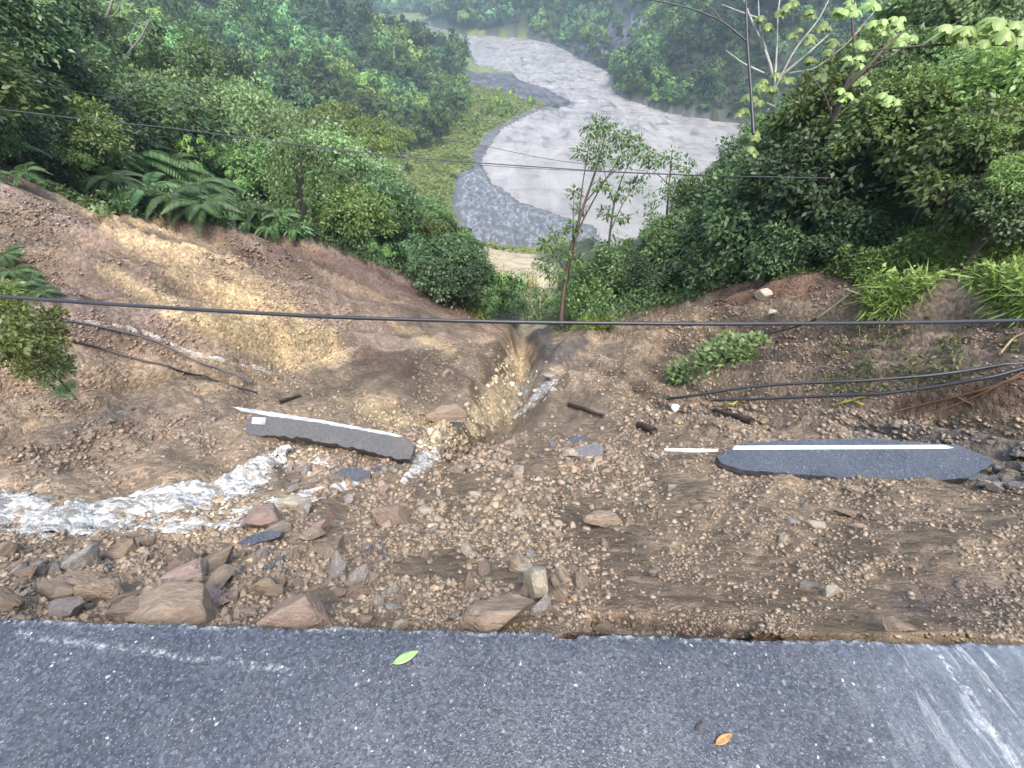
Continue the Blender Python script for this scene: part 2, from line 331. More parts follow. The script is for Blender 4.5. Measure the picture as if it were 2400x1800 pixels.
# ------------------------------------------------------------------ the ground
def lerp(a, b, f): return a + (np.asarray(b, float) - a) * f[..., None]
def soil_colour(x, y, z):
    q = pix(np.stack([x, y, z], -1)); px = q[..., 0] + 22 * fbm(q[..., 0] / 50, q[..., 1] / 30, 3, 31); py = q[..., 1] + 16 * fbm(q[..., 0] / 40, q[..., 1] / 30, 3, 33)
    c = np.zeros(x.shape + (3,)) + np.array([.226, .168, .112])
    streak = .75 * fbm(np.arctan2(x - GUL[0], GUL[1] - y) * 9 + .8 * fbm(x * .3, y * .3, 3, 62), np.hypot(x - GUL[0], y - GUL[1]) * .1, 5, 41, .6) + .3 * groove(x, y)
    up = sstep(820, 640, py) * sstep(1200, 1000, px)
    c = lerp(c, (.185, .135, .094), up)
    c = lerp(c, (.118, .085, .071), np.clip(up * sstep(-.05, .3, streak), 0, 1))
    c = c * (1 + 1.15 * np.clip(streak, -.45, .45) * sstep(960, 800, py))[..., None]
    OCH = (.40, .300, .170)
    for line in ([(120, 410, 26), (300, 500, 60), (430, 570, 85), (520, 650, 95), (640, 730, 80), (760, 790, 40)], [(230, 590, 20), (400, 680, 34), (560, 740, 40), (640, 790, 30)],
                 [(800, 868, 34), (880, 900, 34), (1000, 930, 44), (1080, 870, 50), (1120, 790, 30), (1108, 745, 16)], [(830, 690, 12), (900, 725, 22), (980, 775, 18)], [(700, 840, 20), (850, 920, 26)],
                 [(1040, 545, 60), (1150, 560, 60), (1150, 640, 30)]):
        m = stroke(px, py, line); c = lerp(c, OCH, np.clip(sstep(0, .8, m) * (.62 + 1.9 * streak), 0, 1))
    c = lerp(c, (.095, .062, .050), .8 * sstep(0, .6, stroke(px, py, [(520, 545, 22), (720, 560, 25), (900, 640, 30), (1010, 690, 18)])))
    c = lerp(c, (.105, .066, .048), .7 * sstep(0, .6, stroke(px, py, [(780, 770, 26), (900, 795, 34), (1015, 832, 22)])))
    c = lerp(c, (.070, .058, .058), .8 * sstep(0, .6, stroke(px, py, [(1160, 720, 26), (1200, 770, 30), (1260, 740, 20)])))
    c = lerp(c, (.120, .068, .046), .75 * sstep(0, .7, stroke(px, py, [(1560, 650, 40), (1700, 610, 50), (1850, 620, 60)])))
    c = lerp(c, (.125, .088, .062), .7 * sstep(0, .7, stroke(px, py, [(1650, 760, 100), (1900, 760, 120), (2300, 760, 120)])))
    c = lerp(c, (.105, .056, .036), .7 * sstep(0, .8, stroke(px, py, [(1950, 880, 30), (2100, 860, 50), (2300, 850, 60)])))
    c = lerp(c, (.125, .115, .108), .7 * sstep(0, .7, stroke(px, py, [(1850, 930, 20), (2100, 960, 60), (2300, 980, 70)])))
    c = lerp(c, (.085, .055, .040), .85 * sstep(0, .6, stroke(px, py, [(1290, 1345, 20), (1450, 1355, 24), (1640, 1370, 16)])))  # undercut hollow below the road edge: its shade painted into the soil colour
    c = lerp(c, (.110, .085, .074), .7 * sstep(0, .7, stroke(px, py, [(1950, 1290, 50), (2150, 1300, 90), (2300, 1310, 90)])))
    c = lerp(c, (.250, .175, .118), .6 * sstep(0, .7, stroke(px, py, [(1250, 1300, 60), (1500, 1290, 60), (1750, 1260, 50)])))
    c = lerp(c, (.155, .115, .088), .6 * sstep(0, .7, stroke(px, py, [(-100, 1000, 60), (200, 960, 80), (450, 900, 60)])))
    # beyond the scar: leaf litter and humus, then the grassy flats and wet shingle by the river
    r = np.hypot(x, y); far = (r > 26) & ~inpoly(px, py, SCAR)
    c = np.where(far[..., None], np.array([.035, .045, .02]), c)
    fl = (r > 110) & (z < RZ + 6) & (x < 30); c = np.where(fl[..., None], np.array([.14, .18, .045]), c)
    ds, _ = dseg(x, y, river_xy, True); sh = (r > 100) & (ds < 5 + 4 * fbm(x * .05, y * .05, 3, 77)) & (z < RZ + 3); c = np.where(sh[..., None], np.array([.10, .10, .11]), c)
    b = (r > 100) & inpoly(x, y, bar_xy); c = np.where(b[..., None], np.array([.09, .095, .105]), c)
    b = (r > 100) & inpoly(x + 5 * fbm(x * .1, y * .1, 3, 78), y + 8 * fbm(x * .1, y * .1, 3, 79), spit_xy); c = np.where(b[..., None], np.array([.075, .075, .085]) * (1 + 1.2 * fbm(x * .3, y * .12, 3, 76))[..., None], c)
    rock = inpoly(px, py, CLIFF) & (r > 300); stv = fbm(x * .03 + z * .02, z * .012, 4, 91)
    c = np.where(rock[..., None], np.array([.060, .060, .072]) * (1 + 1.6 * fbm(x * .05, z * .05, 4, 90))[..., None], c); c = np.where((rock & (np.abs(fbm(x * .022 + z * .03, z * .004 + y * .003, 4, 93)) < .022))[..., None], np.array([.24, .24, .26]), c); c = np.where((rock & (stv > .9))[..., None], np.array([.26, .26, .28]), c)
    c = np.where((r > 26)[..., None], lerp(c, (.40, .34, .23), sstep(0, .5, stroke(px, py, [(1040, 560, 50), (1110, 570, 56), (1165, 600, 56), (1165, 650, 40), (1140, 700, 34)]))), c)
    return c
SCAR = [(-400, 330), (0, 372), (120, 400), (250, 468), (400, 470), (480, 492), (600, 510), (720, 535), (850, 580), (940, 635), (1060, 702), (1200, 722), (1350, 690), (1520, 640), (1620, 600), (1760, 585), (1850, 610), (1880, 690), (2212, 690), (2700, 690), (2700, 1420), (-500, 1420)]
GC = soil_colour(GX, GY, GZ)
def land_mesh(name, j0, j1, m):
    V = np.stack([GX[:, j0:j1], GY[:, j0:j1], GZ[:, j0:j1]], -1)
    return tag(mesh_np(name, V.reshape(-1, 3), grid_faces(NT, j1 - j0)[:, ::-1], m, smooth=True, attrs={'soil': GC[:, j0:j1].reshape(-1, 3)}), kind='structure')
land_mesh('landslide_slope', 0, 575, M['soil'])
land_mesh('hills', 574, NR, M['soil'])
# ------------------------------------------------------------------ more materials
def m_asphalt(name, wetattr=False, dark=1.0):
    n = N(name); p = n.pos()
    base = n.ramp(n.noise(p, 2.2, 5, .6), [(.3, (.034 * dark, .039 * dark, .050 * dark)), (.7, (.056 * dark, .062 * dark, .078 * dark))])
    sep = n.add('SeparateColor'); n.put(sep.inputs[0], n.voro(n.map(p, 1), 120, 'Color'))
    c = n.mix(1, base, n.ramp(sep.outputs[0], [(0, .55), (.5, .95), (.85, 1.25), (1, 1.7)]), 'MULTIPLY')
    pd = n.mix(.02, p, n.noise(p, 60, 3, col=True), 'ADD'); d = n.voro(pd, 78); sep2 = n.add('SeparateColor'); n.put(sep2.inputs[0], n.voro(pd, 78, 'Color'))
    chip = n.math('MULTIPLY', n.math('MULTIPLY', n.ramp(n.math('MULTIPLY', d, n.math('ADD', .7, n.math('MULTIPLY', sep2.outputs[2], 1.3))), [(.25, 1), (.42, 0)]), .8), n.ramp(sep2.outputs[0], [(.76, 0), (.80, 1)]))
    c = n.mix(chip, c, n.ramp(sep2.outputs[1], [(0, (.13, .13, .14)), (.7, (.20, .20, .22)), (.9, (.34, .34, .35)), (1, (.68, .68, .68))]))
    d3 = n.voro(p, 190); sep3 = n.add('SeparateColor'); n.put(sep3.inputs[0], n.voro(p, 190, 'Color'))
    chip3 = n.math('MULTIPLY', n.ramp(d3, [(.25, 1), (.36, 0)]), n.ramp(sep3.outputs[0], [(.86, 0), (.88, 1)]))
    c = n.mix(n.math('MULTIPLY', chip3, .7), c, (.24, .24, .26))
    rough = n.ramp(n.noise(p, 5, 5, .6), [(.35, .22), (.65, .48)])
    h = n.math('ADD', n.math('MULTIPLY', d, -.7), n.math('MULTIPLY', d3, -.5))
    nr = n.bump(h, .35, .004)
    if wetattr:
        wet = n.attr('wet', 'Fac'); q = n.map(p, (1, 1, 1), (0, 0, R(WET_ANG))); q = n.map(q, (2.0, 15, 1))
        fl = n.noise(q, 1.6, 6, .65, .6); foam_glint = n.ramp(fl, [(.55, 0), (.61, .4), (.68, .05), (.76, .7)])
        film_sheen = n.math('MULTIPLY', wet, n.ramp(n.noise(p, 3, 4), [(.25, .35), (.6, 1)]))
        c = n.mix(n.math('MULTIPLY', film_sheen, .6), c, (.20, .235, .275))  # bluish sky reflection on the water film, mixed into the base colour
        c = n.mix(n.math('MULTIPLY', n.math('MULTIPLY', wet, foam_glint), .9), c, (.60, .63, .65))  # pale streaks: foam plus ripple glints painted into the colour
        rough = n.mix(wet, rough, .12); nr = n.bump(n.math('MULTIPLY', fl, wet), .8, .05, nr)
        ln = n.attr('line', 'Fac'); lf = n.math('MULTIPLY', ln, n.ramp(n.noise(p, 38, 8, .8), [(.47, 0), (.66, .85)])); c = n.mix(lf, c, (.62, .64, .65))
    return n.done(n.bsdf(c, rough, .5, nr))
_a = onz(2010, 1390, 0); _b = onz(2200, 1659, 0); WET_ANG = -math.degrees(math.atan2(_b[1] - _a[1], _b[0] - _a[0]))
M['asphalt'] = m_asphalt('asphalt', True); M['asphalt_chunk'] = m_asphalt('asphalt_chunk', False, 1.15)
def m_muddy():
    n = N('asphalt_muddy'); p = n.pos(); f = n.noise(p, 3.5, 8, .7); c = n.ramp(n.noise(p, 40, 6, .7), [(.3, (.060, .060, .063)), (.7, (.125, .125, .127))])
    c = n.mix(n.ramp(f, [(.52, 0), (.68, .7)]), c, (.17, .13, .095)); return n.done(n.bsdf(c, .85, .25, n.bump(n.noise(p, 50, 6, .7), .5, .02)))
M['asphalt_muddy'] = m_muddy()
def m_simple(name, col, rough=.7, var=.3, sc=8, spec=.4, bump=.3, bd=.02):
    n = N(name); p = n.obj(); f = n.noise(p, sc, 6, .65); col = np.array(col)
    c = n.ramp(f, [(.25, tuple(col * (1 - var))), (.75, tuple(np.minimum(col * (1 + var), .95)))])
    return n.done(n.bsdf(c, rough, spec, n.bump(f, bump, bd)))
M['paint'] = m_simple('road_paint', (.70, .71, .70), .5, .12, 14)
M['paint_old'] = m_simple('worn_paint', (.30, .32, .33), .6, .5, 7)
M['cable'] = m_simple('cable_rubber', (.022, .022, .026), .4, .3, 3, .5)
M['wire'] = m_simple('wire_grey', (.040, .043, .045), .5, .3, 3)
M['pipe'] = m_simple('pipe_grey', (.09, .09, .10), .4, .3, 4)
M['wood_dark'] = m_simple('wet_wood', (.060, .040, .030), .7, .5, 5)
M['wood_pale'] = m_simple('pale_stick', (.25, .18, .12), .7, .4, 5)
M['wood_grey'] = m_simple('wood_grey', (.14, .14, .125), .8, .4, 5)
M['root'] = m_simple('root_orange', (.17, .095, .050), .7, .4, 5)
M['bamboo'] = m_simple('bamboo', (.060, .062, .030), .5, .4, 4)
M['yellow'] = m_simple('yellow_tape', (.36, .31, .07), .6, .5, 6)
M['plastic'] = m_simple('white_plastic', (.70, .70, .70), .5, .1, 6)
M['leaf_fallen'] = m_simple('fallen_leaf_green', (.20, .34, .12), .45, .25, 30, .5, .3, .003)
M['leaf_orange'] = m_simple('fallen_leaf_orange', (.34, .17, .06), .55, .45, 40, .5, .3, .003)
def m_rock(name, cols, mud=.35):
    n = N(name); p = n.obj(); rnd = n.add('ObjectInfo').outputs['Random']
    f = n.noise(p, 2.6, 9, .68, .4); g = n.noise(n.map(p, (1, 1.2, 2)), 2.0, 7, .65, .3)
    c = n.ramp(n.math('ADD', n.math('MULTIPLY', f, .75), n.math('MULTIPLY', rnd, .25)), [(.25, cols[0]), (.5, cols[1]), (.75, cols[2])])
    c = n.mix(1, c, n.ramp(g, [(.3, .62), (.5, 1), (.75, 1.2)]), 'MULTIPLY')
    c = n.mix(n.ramp(n.noise(p, 1.4, 5, .7), [(.44, 0), (.60, min(1, mud * 2.4))]), c, (.215, .163, .120))
    h = n.math('ADD', n.math('MULTIPLY', f, .8), n.math('MULTIPLY', g, .6))
    return n.done(n.bsdf(c, n.ramp(f, [(.3, .4), (.7, .75)]), .4, n.bump(h, .7, .12)))
M['r_tan'] = m_rock('rock_tan', ((0.1969, 0.1462, 0.108), (0.3221, 0.2512, 0.1856), (0.4497, 0.3686, 0.2875)))
M['r_brown'] = m_rock('rock_brown', ((0.1676, 0.1236, 0.094), (0.2714, 0.2066, 0.1546), (0.3881, 0.3017, 0.2313)))
M['r_red'] = m_rock('rock_red', ((0.1589, 0.1085, 0.0854), (0.2511, 0.1769, 0.1391), (0.3595, 0.272, 0.2195)))
M['r_pale'] = m_rock('rock_pale', ((0.31, 0.265, 0.196), (0.46, 0.402, 0.31), (0.598, 0.529, 0.425)), .2)
M['r_grey'] = m_rock('rock_grey', ((0.176, 0.162, 0.149), (0.297, 0.277, 0.257), (0.446, 0.419, 0.392)))
M['r_pink'] = m_rock('rock_pink', ((0.237, 0.163, 0.138), (0.362, 0.256, 0.219), (0.475, 0.375, 0.325)), .2)
M['r_dark'] = m_rock('rock_dark', ((0.042, 0.041, 0.044), (0.072, 0.07, 0.072), (0.12, 0.118, 0.118)), .2)
def m_pebbles():
    n = N('pebbles'); i = n.add('NewGeometry').outputs['Random Per Island']
    c = n.ramp(i, [(0, (.10, .066, .044)), (.25, (.17, .115, .078)), (.5, (.225, .165, .115)), (.72, (.29, .225, .165)), (.86, (.23, .21, .19)), (.95, (.40, .34, .26)), (1, (.09, .08, .078))])
    c = n.mix(.6, c, n.mix(1, n.attr('soil'), n.ramp(n.math('FRACT', n.math('MULTIPLY', i, 37.0)), [(0, .6), (.5, 1), (1, 1.6)]), 'MULTIPLY')); c = n.mix(1, c, n.ramp(n.noise(n.pos(), 22, 5, .7), [(.3, .65), (.7, 1.3)]), 'MULTIPLY')
    return n.done(n.bsdf(c, .45, .5))
M['pebbles'] = m_pebbles()
def m_leaf(name, cols, trans=.28, rough=.42, tint=False, spec=.45):
    n = N(name); i = n.add('NewGeometry').outputs['Random Per Island']; rnd = n.add('ObjectInfo').outputs['Random']
    k = n.math('ADD', n.math('MULTIPLY', i, .65), n.math('MULTIPLY', rnd, .35))
    c = n.ramp(k, [(0, cols[0]), (.5, cols[1]), (.9, cols[2]), (1, np.minimum(np.array(cols[2]) * 1.5, .8))])
    if tint: c = n.mix(1, c, n.attr('tint'), 'MULTIPLY')
    else: c = n.hsv(c, n.math('ADD', .485, n.math('MULTIPLY', rnd, .03)), 1, n.math('ADD', .75, n.math('MULTIPLY', rnd, .5)))
    b = n.bsdf(c, rough, spec); t = n.add('BsdfTranslucent'); n.put(t.inputs[0], n.hsv(c, .49, 1.1, 1.5))
    mx = n.add('MixShader'); mx.inputs[0].default_value = trans; n.t.links.new(b, mx.inputs[1]); n.t.links.new(t.outputs[0], mx.inputs[2])
    return n.done(mx.outputs[0])
M['lf_dark'] = m_leaf('leaves_dark', ((0.027, 0.0533, 0.0204), (0.0517, 0.095, 0.0348), (0.1026, 0.1608, 0.0576)))
M['lf_mid'] = m_leaf('leaves_mid', ((0.0469, 0.0849, 0.0271), (0.0827, 0.1421, 0.0446), (0.146, 0.2187, 0.0717)))
M['lf_light'] = m_leaf('leaves_light', ((0.0969, 0.1634, 0.0589), (0.1603, 0.2458, 0.091), (0.2385, 0.3335, 0.1397)))
M['lf_yellow'] = m_leaf('leaves_yellow', ((0.0816, 0.1175, 0.0251), (0.1395, 0.1959, 0.0411), (0.2303, 0.2919, 0.0722)))
M['lf_vine'] = m_leaf('leaves_vine', ((0.1158, 0.1735, 0.0401), (0.1824, 0.2606, 0.0631), (0.2756, 0.3578, 0.1069)))
M['lf_bright'] = m_leaf('leaves_bright', ((0.0862, 0.138, 0.0345), (0.138, 0.207, 0.0552), (0.2185, 0.3047, 0.0978)), .35)
M['lf_reed'] = m_leaf('leaves_reed', ((.10, .145, .035), (.16, .215, .050), (.24, .29, .085)), .2, .7)
M['lf_olive'] = m_leaf('leaves_olive', ((0.0503, 0.0791, 0.0185), (0.0891, 0.131, 0.0314), (0.1493, 0.1995, 0.0543)))
M['lf_big'] = m_leaf('leaves_pale_big', ((.17, .25, .075), (.25, .35, .11), (.36, .46, .18)), .35)
M['lf_fern'] = m_leaf('fern_fronds', ((0.033, 0.071, 0.027), (0.061, 0.121, 0.043), (0.116, 0.19, 0.077)))
M['lf_palegrass'] = m_leaf('dry_reeds', ((.16, .17, .06), (.28, .27, .11), (.42, .38, .20)))
M['lf_forest'] = m_leaf('forest_leaves', ((0.0386, 0.0785, 0.0323), (0.0657, 0.1261, 0.0488), (0.1122, 0.1912, 0.0732)), .12, .6, True, .3)
M['bark'] = m_simple('bark', (.075, .060, .048), .8, .5, 7)
M['bark_pale'] = m_simple('bark_pale', (.28, .28, .25), .8, .35, 5)
def m_river():
    n = N('muddy_water'); p = n.pos()
    q = n.map(p, (1, .30, 1), (0, 0, R(-14))); f = n.noise(q, .10, 7, .6, .5); e = n.noise(p, .014, 3, .5)
    w1 = n.noise(n.map(p, (1, .42, 1), (0, 0, R(32))), .13, 9, .64, .9); w2 = n.noise(n.map(p, (.35, 1, 1), (0, 0, R(-20))), .22, 9, .66, .7)
    c = n.ramp(f, [(.30, (.205, .196, .186)), (.5, (.25, .24, .23)), (.7, (.30, .29, .28))])
    sepp = n.add('SeparateXYZ'); n.put(sepp.inputs[0], p); up = n.ramp(n.math('MULTIPLY', sepp.outputs[1], .001), [(.18, .15), (.36, 1)])
    c = n.mix(up, c, n.mix(1, c, n.ramp(w1, [(.36, .35), (.45, .85), (.56, 1.05), (.70, 1.4)]), 'MULTIPLY'))
    c = n.mix(n.math('ADD', .35, n.math('MULTIPLY', up, .4)), c, n.mix(1, c, n.ramp(w2, [(.34, .45), (.44, .92), (.60, 1.05), (.70, 1.3)]), 'MULTIPLY'))
    c = n.mix(1, c, n.ramp(e, [(.35, .86), (.65, 1.1)]), 'MULTIPLY')
    return n.done(n.bsdf(c, .5, .5, n.bump(n.math('ADD', w1, n.math('MULTIPLY', w2, .6)), .45, 1.2)))
M['river'] = m_river()
def m_bar():
    n = N('wet_shingle'); p = n.pos(); f = n.noise(n.map(p, (1, .4, 1), (0, 0, R(12))), .6, 10, .8, .2)
    c = n.ramp(f, [(.36, (.05, .05, .052)), (.48, (.085, .086, .09)), (.55, (.14, .143, .15)), (.61, (.23, .238, .25)), (.66, (.10, .10, .104))])
    return n.done(n.bsdf(c, n.ramp(f, [(.4, .7), (.55, .15)]), .5, n.bump(n.noise(p, .6, 6), .5, .4)))
M['bar'] = m_bar()
def m_foam(name, mud, lo=.38, hi=.54, top=(.88, .88, .86)):
    n = N(name); p = n.pos(); f = n.noise(n.map(p, (1, 1.6, 1)), 7, 10, .72, .7); g = n.noise(p, 26, 6, .7)
    k = n.math('ADD', n.math('MULTIPLY', f, .7), n.math('MULTIPLY', g, .3))
    c = n.ramp(k, [(lo, mud), ((lo + hi) / 2, tuple(np.array(mud) * .45 + np.array(top) * .28)), (hi, top)])
    al = n.ramp(n.math('ADD', n.attr('edge', 'Fac'), n.math('MULTIPLY', n.math('ADD', n.noise(p, 9, 6, .7), -.5), 2.2)), [(.30, 0), (.52, 1)])
    s = n.bsdf(c, .4, .35, n.bump(k, .8, .08)); tr = n.add('BsdfTransparent'); mx = n.add('MixShader'); n.put(mx.inputs[0], al); n.t.links.new(tr.outputs[0], mx.inputs[1]); n.t.links.new(s, mx.inputs[2])
    return n.done(mx.outputs[0])
M['foam'] = m_foam('white_water', (.24, .20, .15), .385, .56); M['foam_thin'] = m_foam('thin_white_water', (.26, .21, .155), .42, .64); M['foam_ochre'] = m_foam('ochre_water', (.30, .225, .13), .42, .60, (.66, .58, .42))
def m_cliff():
    n = N('cliff_rock'); p = n.pos(); f = n.noise(n.map(p, (.05, .05, .012)), 1, 9, .7, .5); s = n.noise(n.map(p, (.09, .09, .006), (R(12), R(-22), 0)), 1, 5, .6)
    c = n.ramp(f, [(.3, (.07, .07, .085)), (.5, (.13, .125, .145)), (.7, (.20, .19, .21))])
    c = n.mix(n.ramp(s, [(.62, 0), (.68, .8)]), c, (.38, .38, .40))
    return n.done(n.bsdf(c, .8, .3, n.bump(f, 1, 6)))
M['cliff'] = m_cliff()

# ------------------------------------------------------------------ road, river, gravel flat
def road():
    xs = np.linspace(-7, 7, 1500); e = road_y(xs) + .014 * fbm(xs * 5, xs * 0, 6, 3, .6) + .010 * np.abs(fbm(xs * 60, xs * 0, 3, 5)) - .012 * (np.abs(vnoise(xs * 6.3, xs * 0, 9)) > .38)
    rows = []; fr = np.concatenate([np.linspace(0, .9, 40), np.linspace(.91, 1, 20)])
    for f in fr: rows.append(np.stack([xs, -2.5 + (e + 2.5) * f, 0 * xs + .002 * fbm(xs * 3, 0 * xs + f * 8, 2, 1) - .004 * sstep(.985, 1, np.full_like(xs, f)) * (1 + 2 * fbm(xs * 30, 0 * xs, 2, 8))], -1))
    for dz, dy in ((-.03, .006), (-.07, -.004), (-.12, .01), (-.2, -.03)): rows.append(np.stack([xs, e + dy + .014 * fbm(xs * 25, 0 * xs + dz * 30, 3, 4), 0 * xs + dz], -1))
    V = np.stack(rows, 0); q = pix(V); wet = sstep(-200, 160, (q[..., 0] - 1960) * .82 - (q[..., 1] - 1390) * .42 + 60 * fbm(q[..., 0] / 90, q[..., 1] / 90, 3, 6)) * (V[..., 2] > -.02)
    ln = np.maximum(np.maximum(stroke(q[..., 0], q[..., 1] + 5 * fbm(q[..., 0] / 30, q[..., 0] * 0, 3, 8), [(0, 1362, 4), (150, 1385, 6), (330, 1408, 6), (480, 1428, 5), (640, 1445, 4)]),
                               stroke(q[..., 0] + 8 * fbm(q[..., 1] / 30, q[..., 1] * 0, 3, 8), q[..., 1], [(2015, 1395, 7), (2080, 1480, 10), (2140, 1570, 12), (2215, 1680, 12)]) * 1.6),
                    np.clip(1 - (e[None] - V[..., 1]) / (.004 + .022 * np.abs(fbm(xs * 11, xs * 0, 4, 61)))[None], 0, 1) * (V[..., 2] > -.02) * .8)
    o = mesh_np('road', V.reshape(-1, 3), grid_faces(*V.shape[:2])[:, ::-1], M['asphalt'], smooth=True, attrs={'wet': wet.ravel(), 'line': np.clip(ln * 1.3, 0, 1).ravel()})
    tag(o, kind='structure')
road()
def flat_sheet(name, poly, z, m):
    bm = bmesh.new(); bm.faces.new([bm.verts.new((p[0], p[1], z)) for p in poly]); bmesh.ops.triangulate(bm, faces=bm.faces[:]); me = bpy.data.meshes.new(name); bm.to_mesh(me); bm.free(); me.materials.append(m)
    if me.polygons[0].normal.z < 0: me.flip_normals()
    return tag(link(name, me), kind='structure')
flat_sheet('river', [(-700, 60), (900, 60), (900, 900), (300, 1500), (-700, 1500)], RZ, M['river'])
def bar():
    xs = np.linspace(bar_xy[:, 0].min(), bar_xy[:, 0].max(), 160); ys = np.linspace(bar_xy[:, 1].min(), bar_xy[:, 1].max(), 260)
    X, Y = np.meshgrid(xs, ys, indexing='ij'); d, _ = dseg(X, Y, bar_xy, True); ins = inpoly(X, Y, bar_xy)
    sd = np.where(ins, d, -d) + 3 * fbm(X * .12, Y * .12, 3, 14)
    Z = RZ + np.clip(sd * .15, -1, .5) + .35 * fbm(X * .1, Y * .1, 3, 2)
    tag(mesh_np('gravel_flat', np.stack([X, Y, Z], -1).reshape(-1, 3), grid_faces(160, 260), M['bar'], smooth=True), kind='structure')
bar()

# ------------------------------------------------------------------ running water on the scar
def stream(name, line, m, lift=.012, n=260, k=26, rough=.02, seed=0):
    L = np.array(line, float); s = np.concatenate([[0], np.cumsum(np.hypot(np.diff(L[:, 0]), np.diff(L[:, 1])))]); u = np.linspace(0, s[-1], n)
    cx, cy, wv = (np.interp(u, s, L[:, i]) for i in range(3)); tx, ty = np.gradient(cx), np.gradient(cy); l = np.hypot(tx, ty); nx, ny = -ty / l, tx / l
    a = np.linspace(-1.25, 1.25, k); px = cx[:, None] + nx[:, None] * a * wv[:, None]; py = cy[:, None] + ny[:, None] * a * wv[:, None]
    g = ground(px.ravel(), py.ravel()).reshape(n, k, 3); t = pix(g)[..., 2]
    f = .5 - 2.2 * np.abs(fbm(g[..., 0] * 9 / t ** .45, g[..., 1] * 11 / t ** .45, 4, seed, .6)) + .8 * fbm(g[..., 0] * 3 / t ** .45, g[..., 1] * 3 / t ** .45, 3, seed + 3)
    g[..., 2] += t * (lift * (1 - np.abs(a[None]) ** 2 * 1.3) + rough * f - .003)
    return tag(mesh_np(name, g.reshape(-1, 3), grid_faces(n, k), m, smooth=True, attrs={'edge': np.clip(((1.25 - np.abs(a)[None]) / 1.0) * np.minimum(1, np.minimum(np.arange(n), np.arange(n)[::-1]) / (n * .12))[:, None] * 1.15, 0, 1).ravel()}), kind='structure')
stream('muddy_stream', [(-260, 1105, 66), (0, 1105, 62), (120, 1118, 52), (260, 1112, 50), (400, 1085, 48), (500, 1050, 40), (560, 1020, 34), (610, 985, 22), (660, 965, 12)], M['foam'], .013, 420, 70, .013, 3)
stream('muddy_stream', [(300, 1140, 18), (430, 1135, 26), (540, 1115, 20), (620, 1085, 16), (690, 1068, 16), (740, 1050, 12), (800, 1040, 6)], M['foam'], .004, 260, 30, .011, 5)
stream('muddy_stream', [(600, 1000, 10), (680, 1010, 16), (730, 1000, 10)], M['foam'], .001, 100, 20, .011, 6)
stream('muddy_stream', [(860, 1045, 6), (895, 1020, 14), (920, 995, 22), (945, 968, 20), (975, 945, 16)], M['foam'], .006, 160, 30, .010, 8)
stream('muddy_stream', [(890, 962, 10), (960, 952, 20), (1030, 910, 38), (1090, 862, 52), (1120, 815, 40), (1112, 770, 26), (1124, 738, 14)], M['foam_ochre'], .003, 420, 80, .012, 9)
stream('muddy_stream', [(1080, 905, 14), (1110, 880, 24), (1150, 850, 30), (1185, 822, 26), (1200, 800, 12)], M['foam'], .001, 160, 40, .011, 10)
stream('muddy_stream', [(95, 684, 6), (180, 694, 8), (280, 708, 9), (350, 732, 10), (400, 758, 8), (445, 772, 6), (500, 780, 9), (560, 795, 11), (600, 815, 5)], M['foam_thin'], .005, 260, 18, .004, 12)

# ------------------------------------------------------------------ loose stones
def ico(sub):
    bm = bmesh.new(); bmesh.ops.create_icosphere(bm, subdivisions=sub, radius=1); V = np.array([v.co[:] for v in bm.verts]); F = np.array([[v.index for v in f.verts] for f in bm.faces]); bm.free(); return V, F
def rock_verts(sub, seed, cuts=9, lo=.5, hi=.85, rough=.05):
    r = np.random.default_rng(seed); V, F = ico(sub); V = V * .98
    for _ in range(cuts):
        nn = r.normal(size=3); nn /= np.linalg.norm(nn); d = r.uniform(lo, hi); V = V - np.maximum(0, V @ nn - d)[:, None] * nn
    V *= 1 + rough * (fbm(V[:, 0] * 2.3 + V[:, 2] * 1.7, V[:, 1] * 2.3 - V[:, 2] * 1.1, 4, seed % 40))[:, None] * 2
    V -= (V.max(0) + V.min(0)) / 2; return V / (V.max(0) - V.min(0)) * 2, F
RM = {}
def rock_mesh(i, mk):
    if (i, mk) not in RM:
        V, F = rock_verts(4, 100 + i, 11 + i % 5, .30, .72, .018); o = mesh_np('stone', V, F, M[mk]); me = o.data; bpy.data.objects.remove(o)
        RM[(i, mk)] = me
    return RM[(i, mk)]
def stone(px, py, wpx, hpx, mk, i, label, cat='stone', group=None, rot=None, sink=.3, name='stone', dep=None):
    g = ground(px, py + hpx * .3)[0]; t = pix(g)[2]; k = t / FPX
    o = link(name, rock_mesh(i, mk)); o.scale = (wpx * k / 2, (dep or (wpx * .25 + hpx * .55)) * k / 2, hpx * k / 2 * .85)
    o.location = (g[0], g[1] + .1 * hpx * k, g[2] + hpx * k * .42 * (1 - sink * 1.6)); o.rotation_euler = rot or (R(random.uniform(-15, 15)), R(random.uniform(-12, 12)), R(random.uniform(-20, 20)))
    return tag(o, label, cat, group)
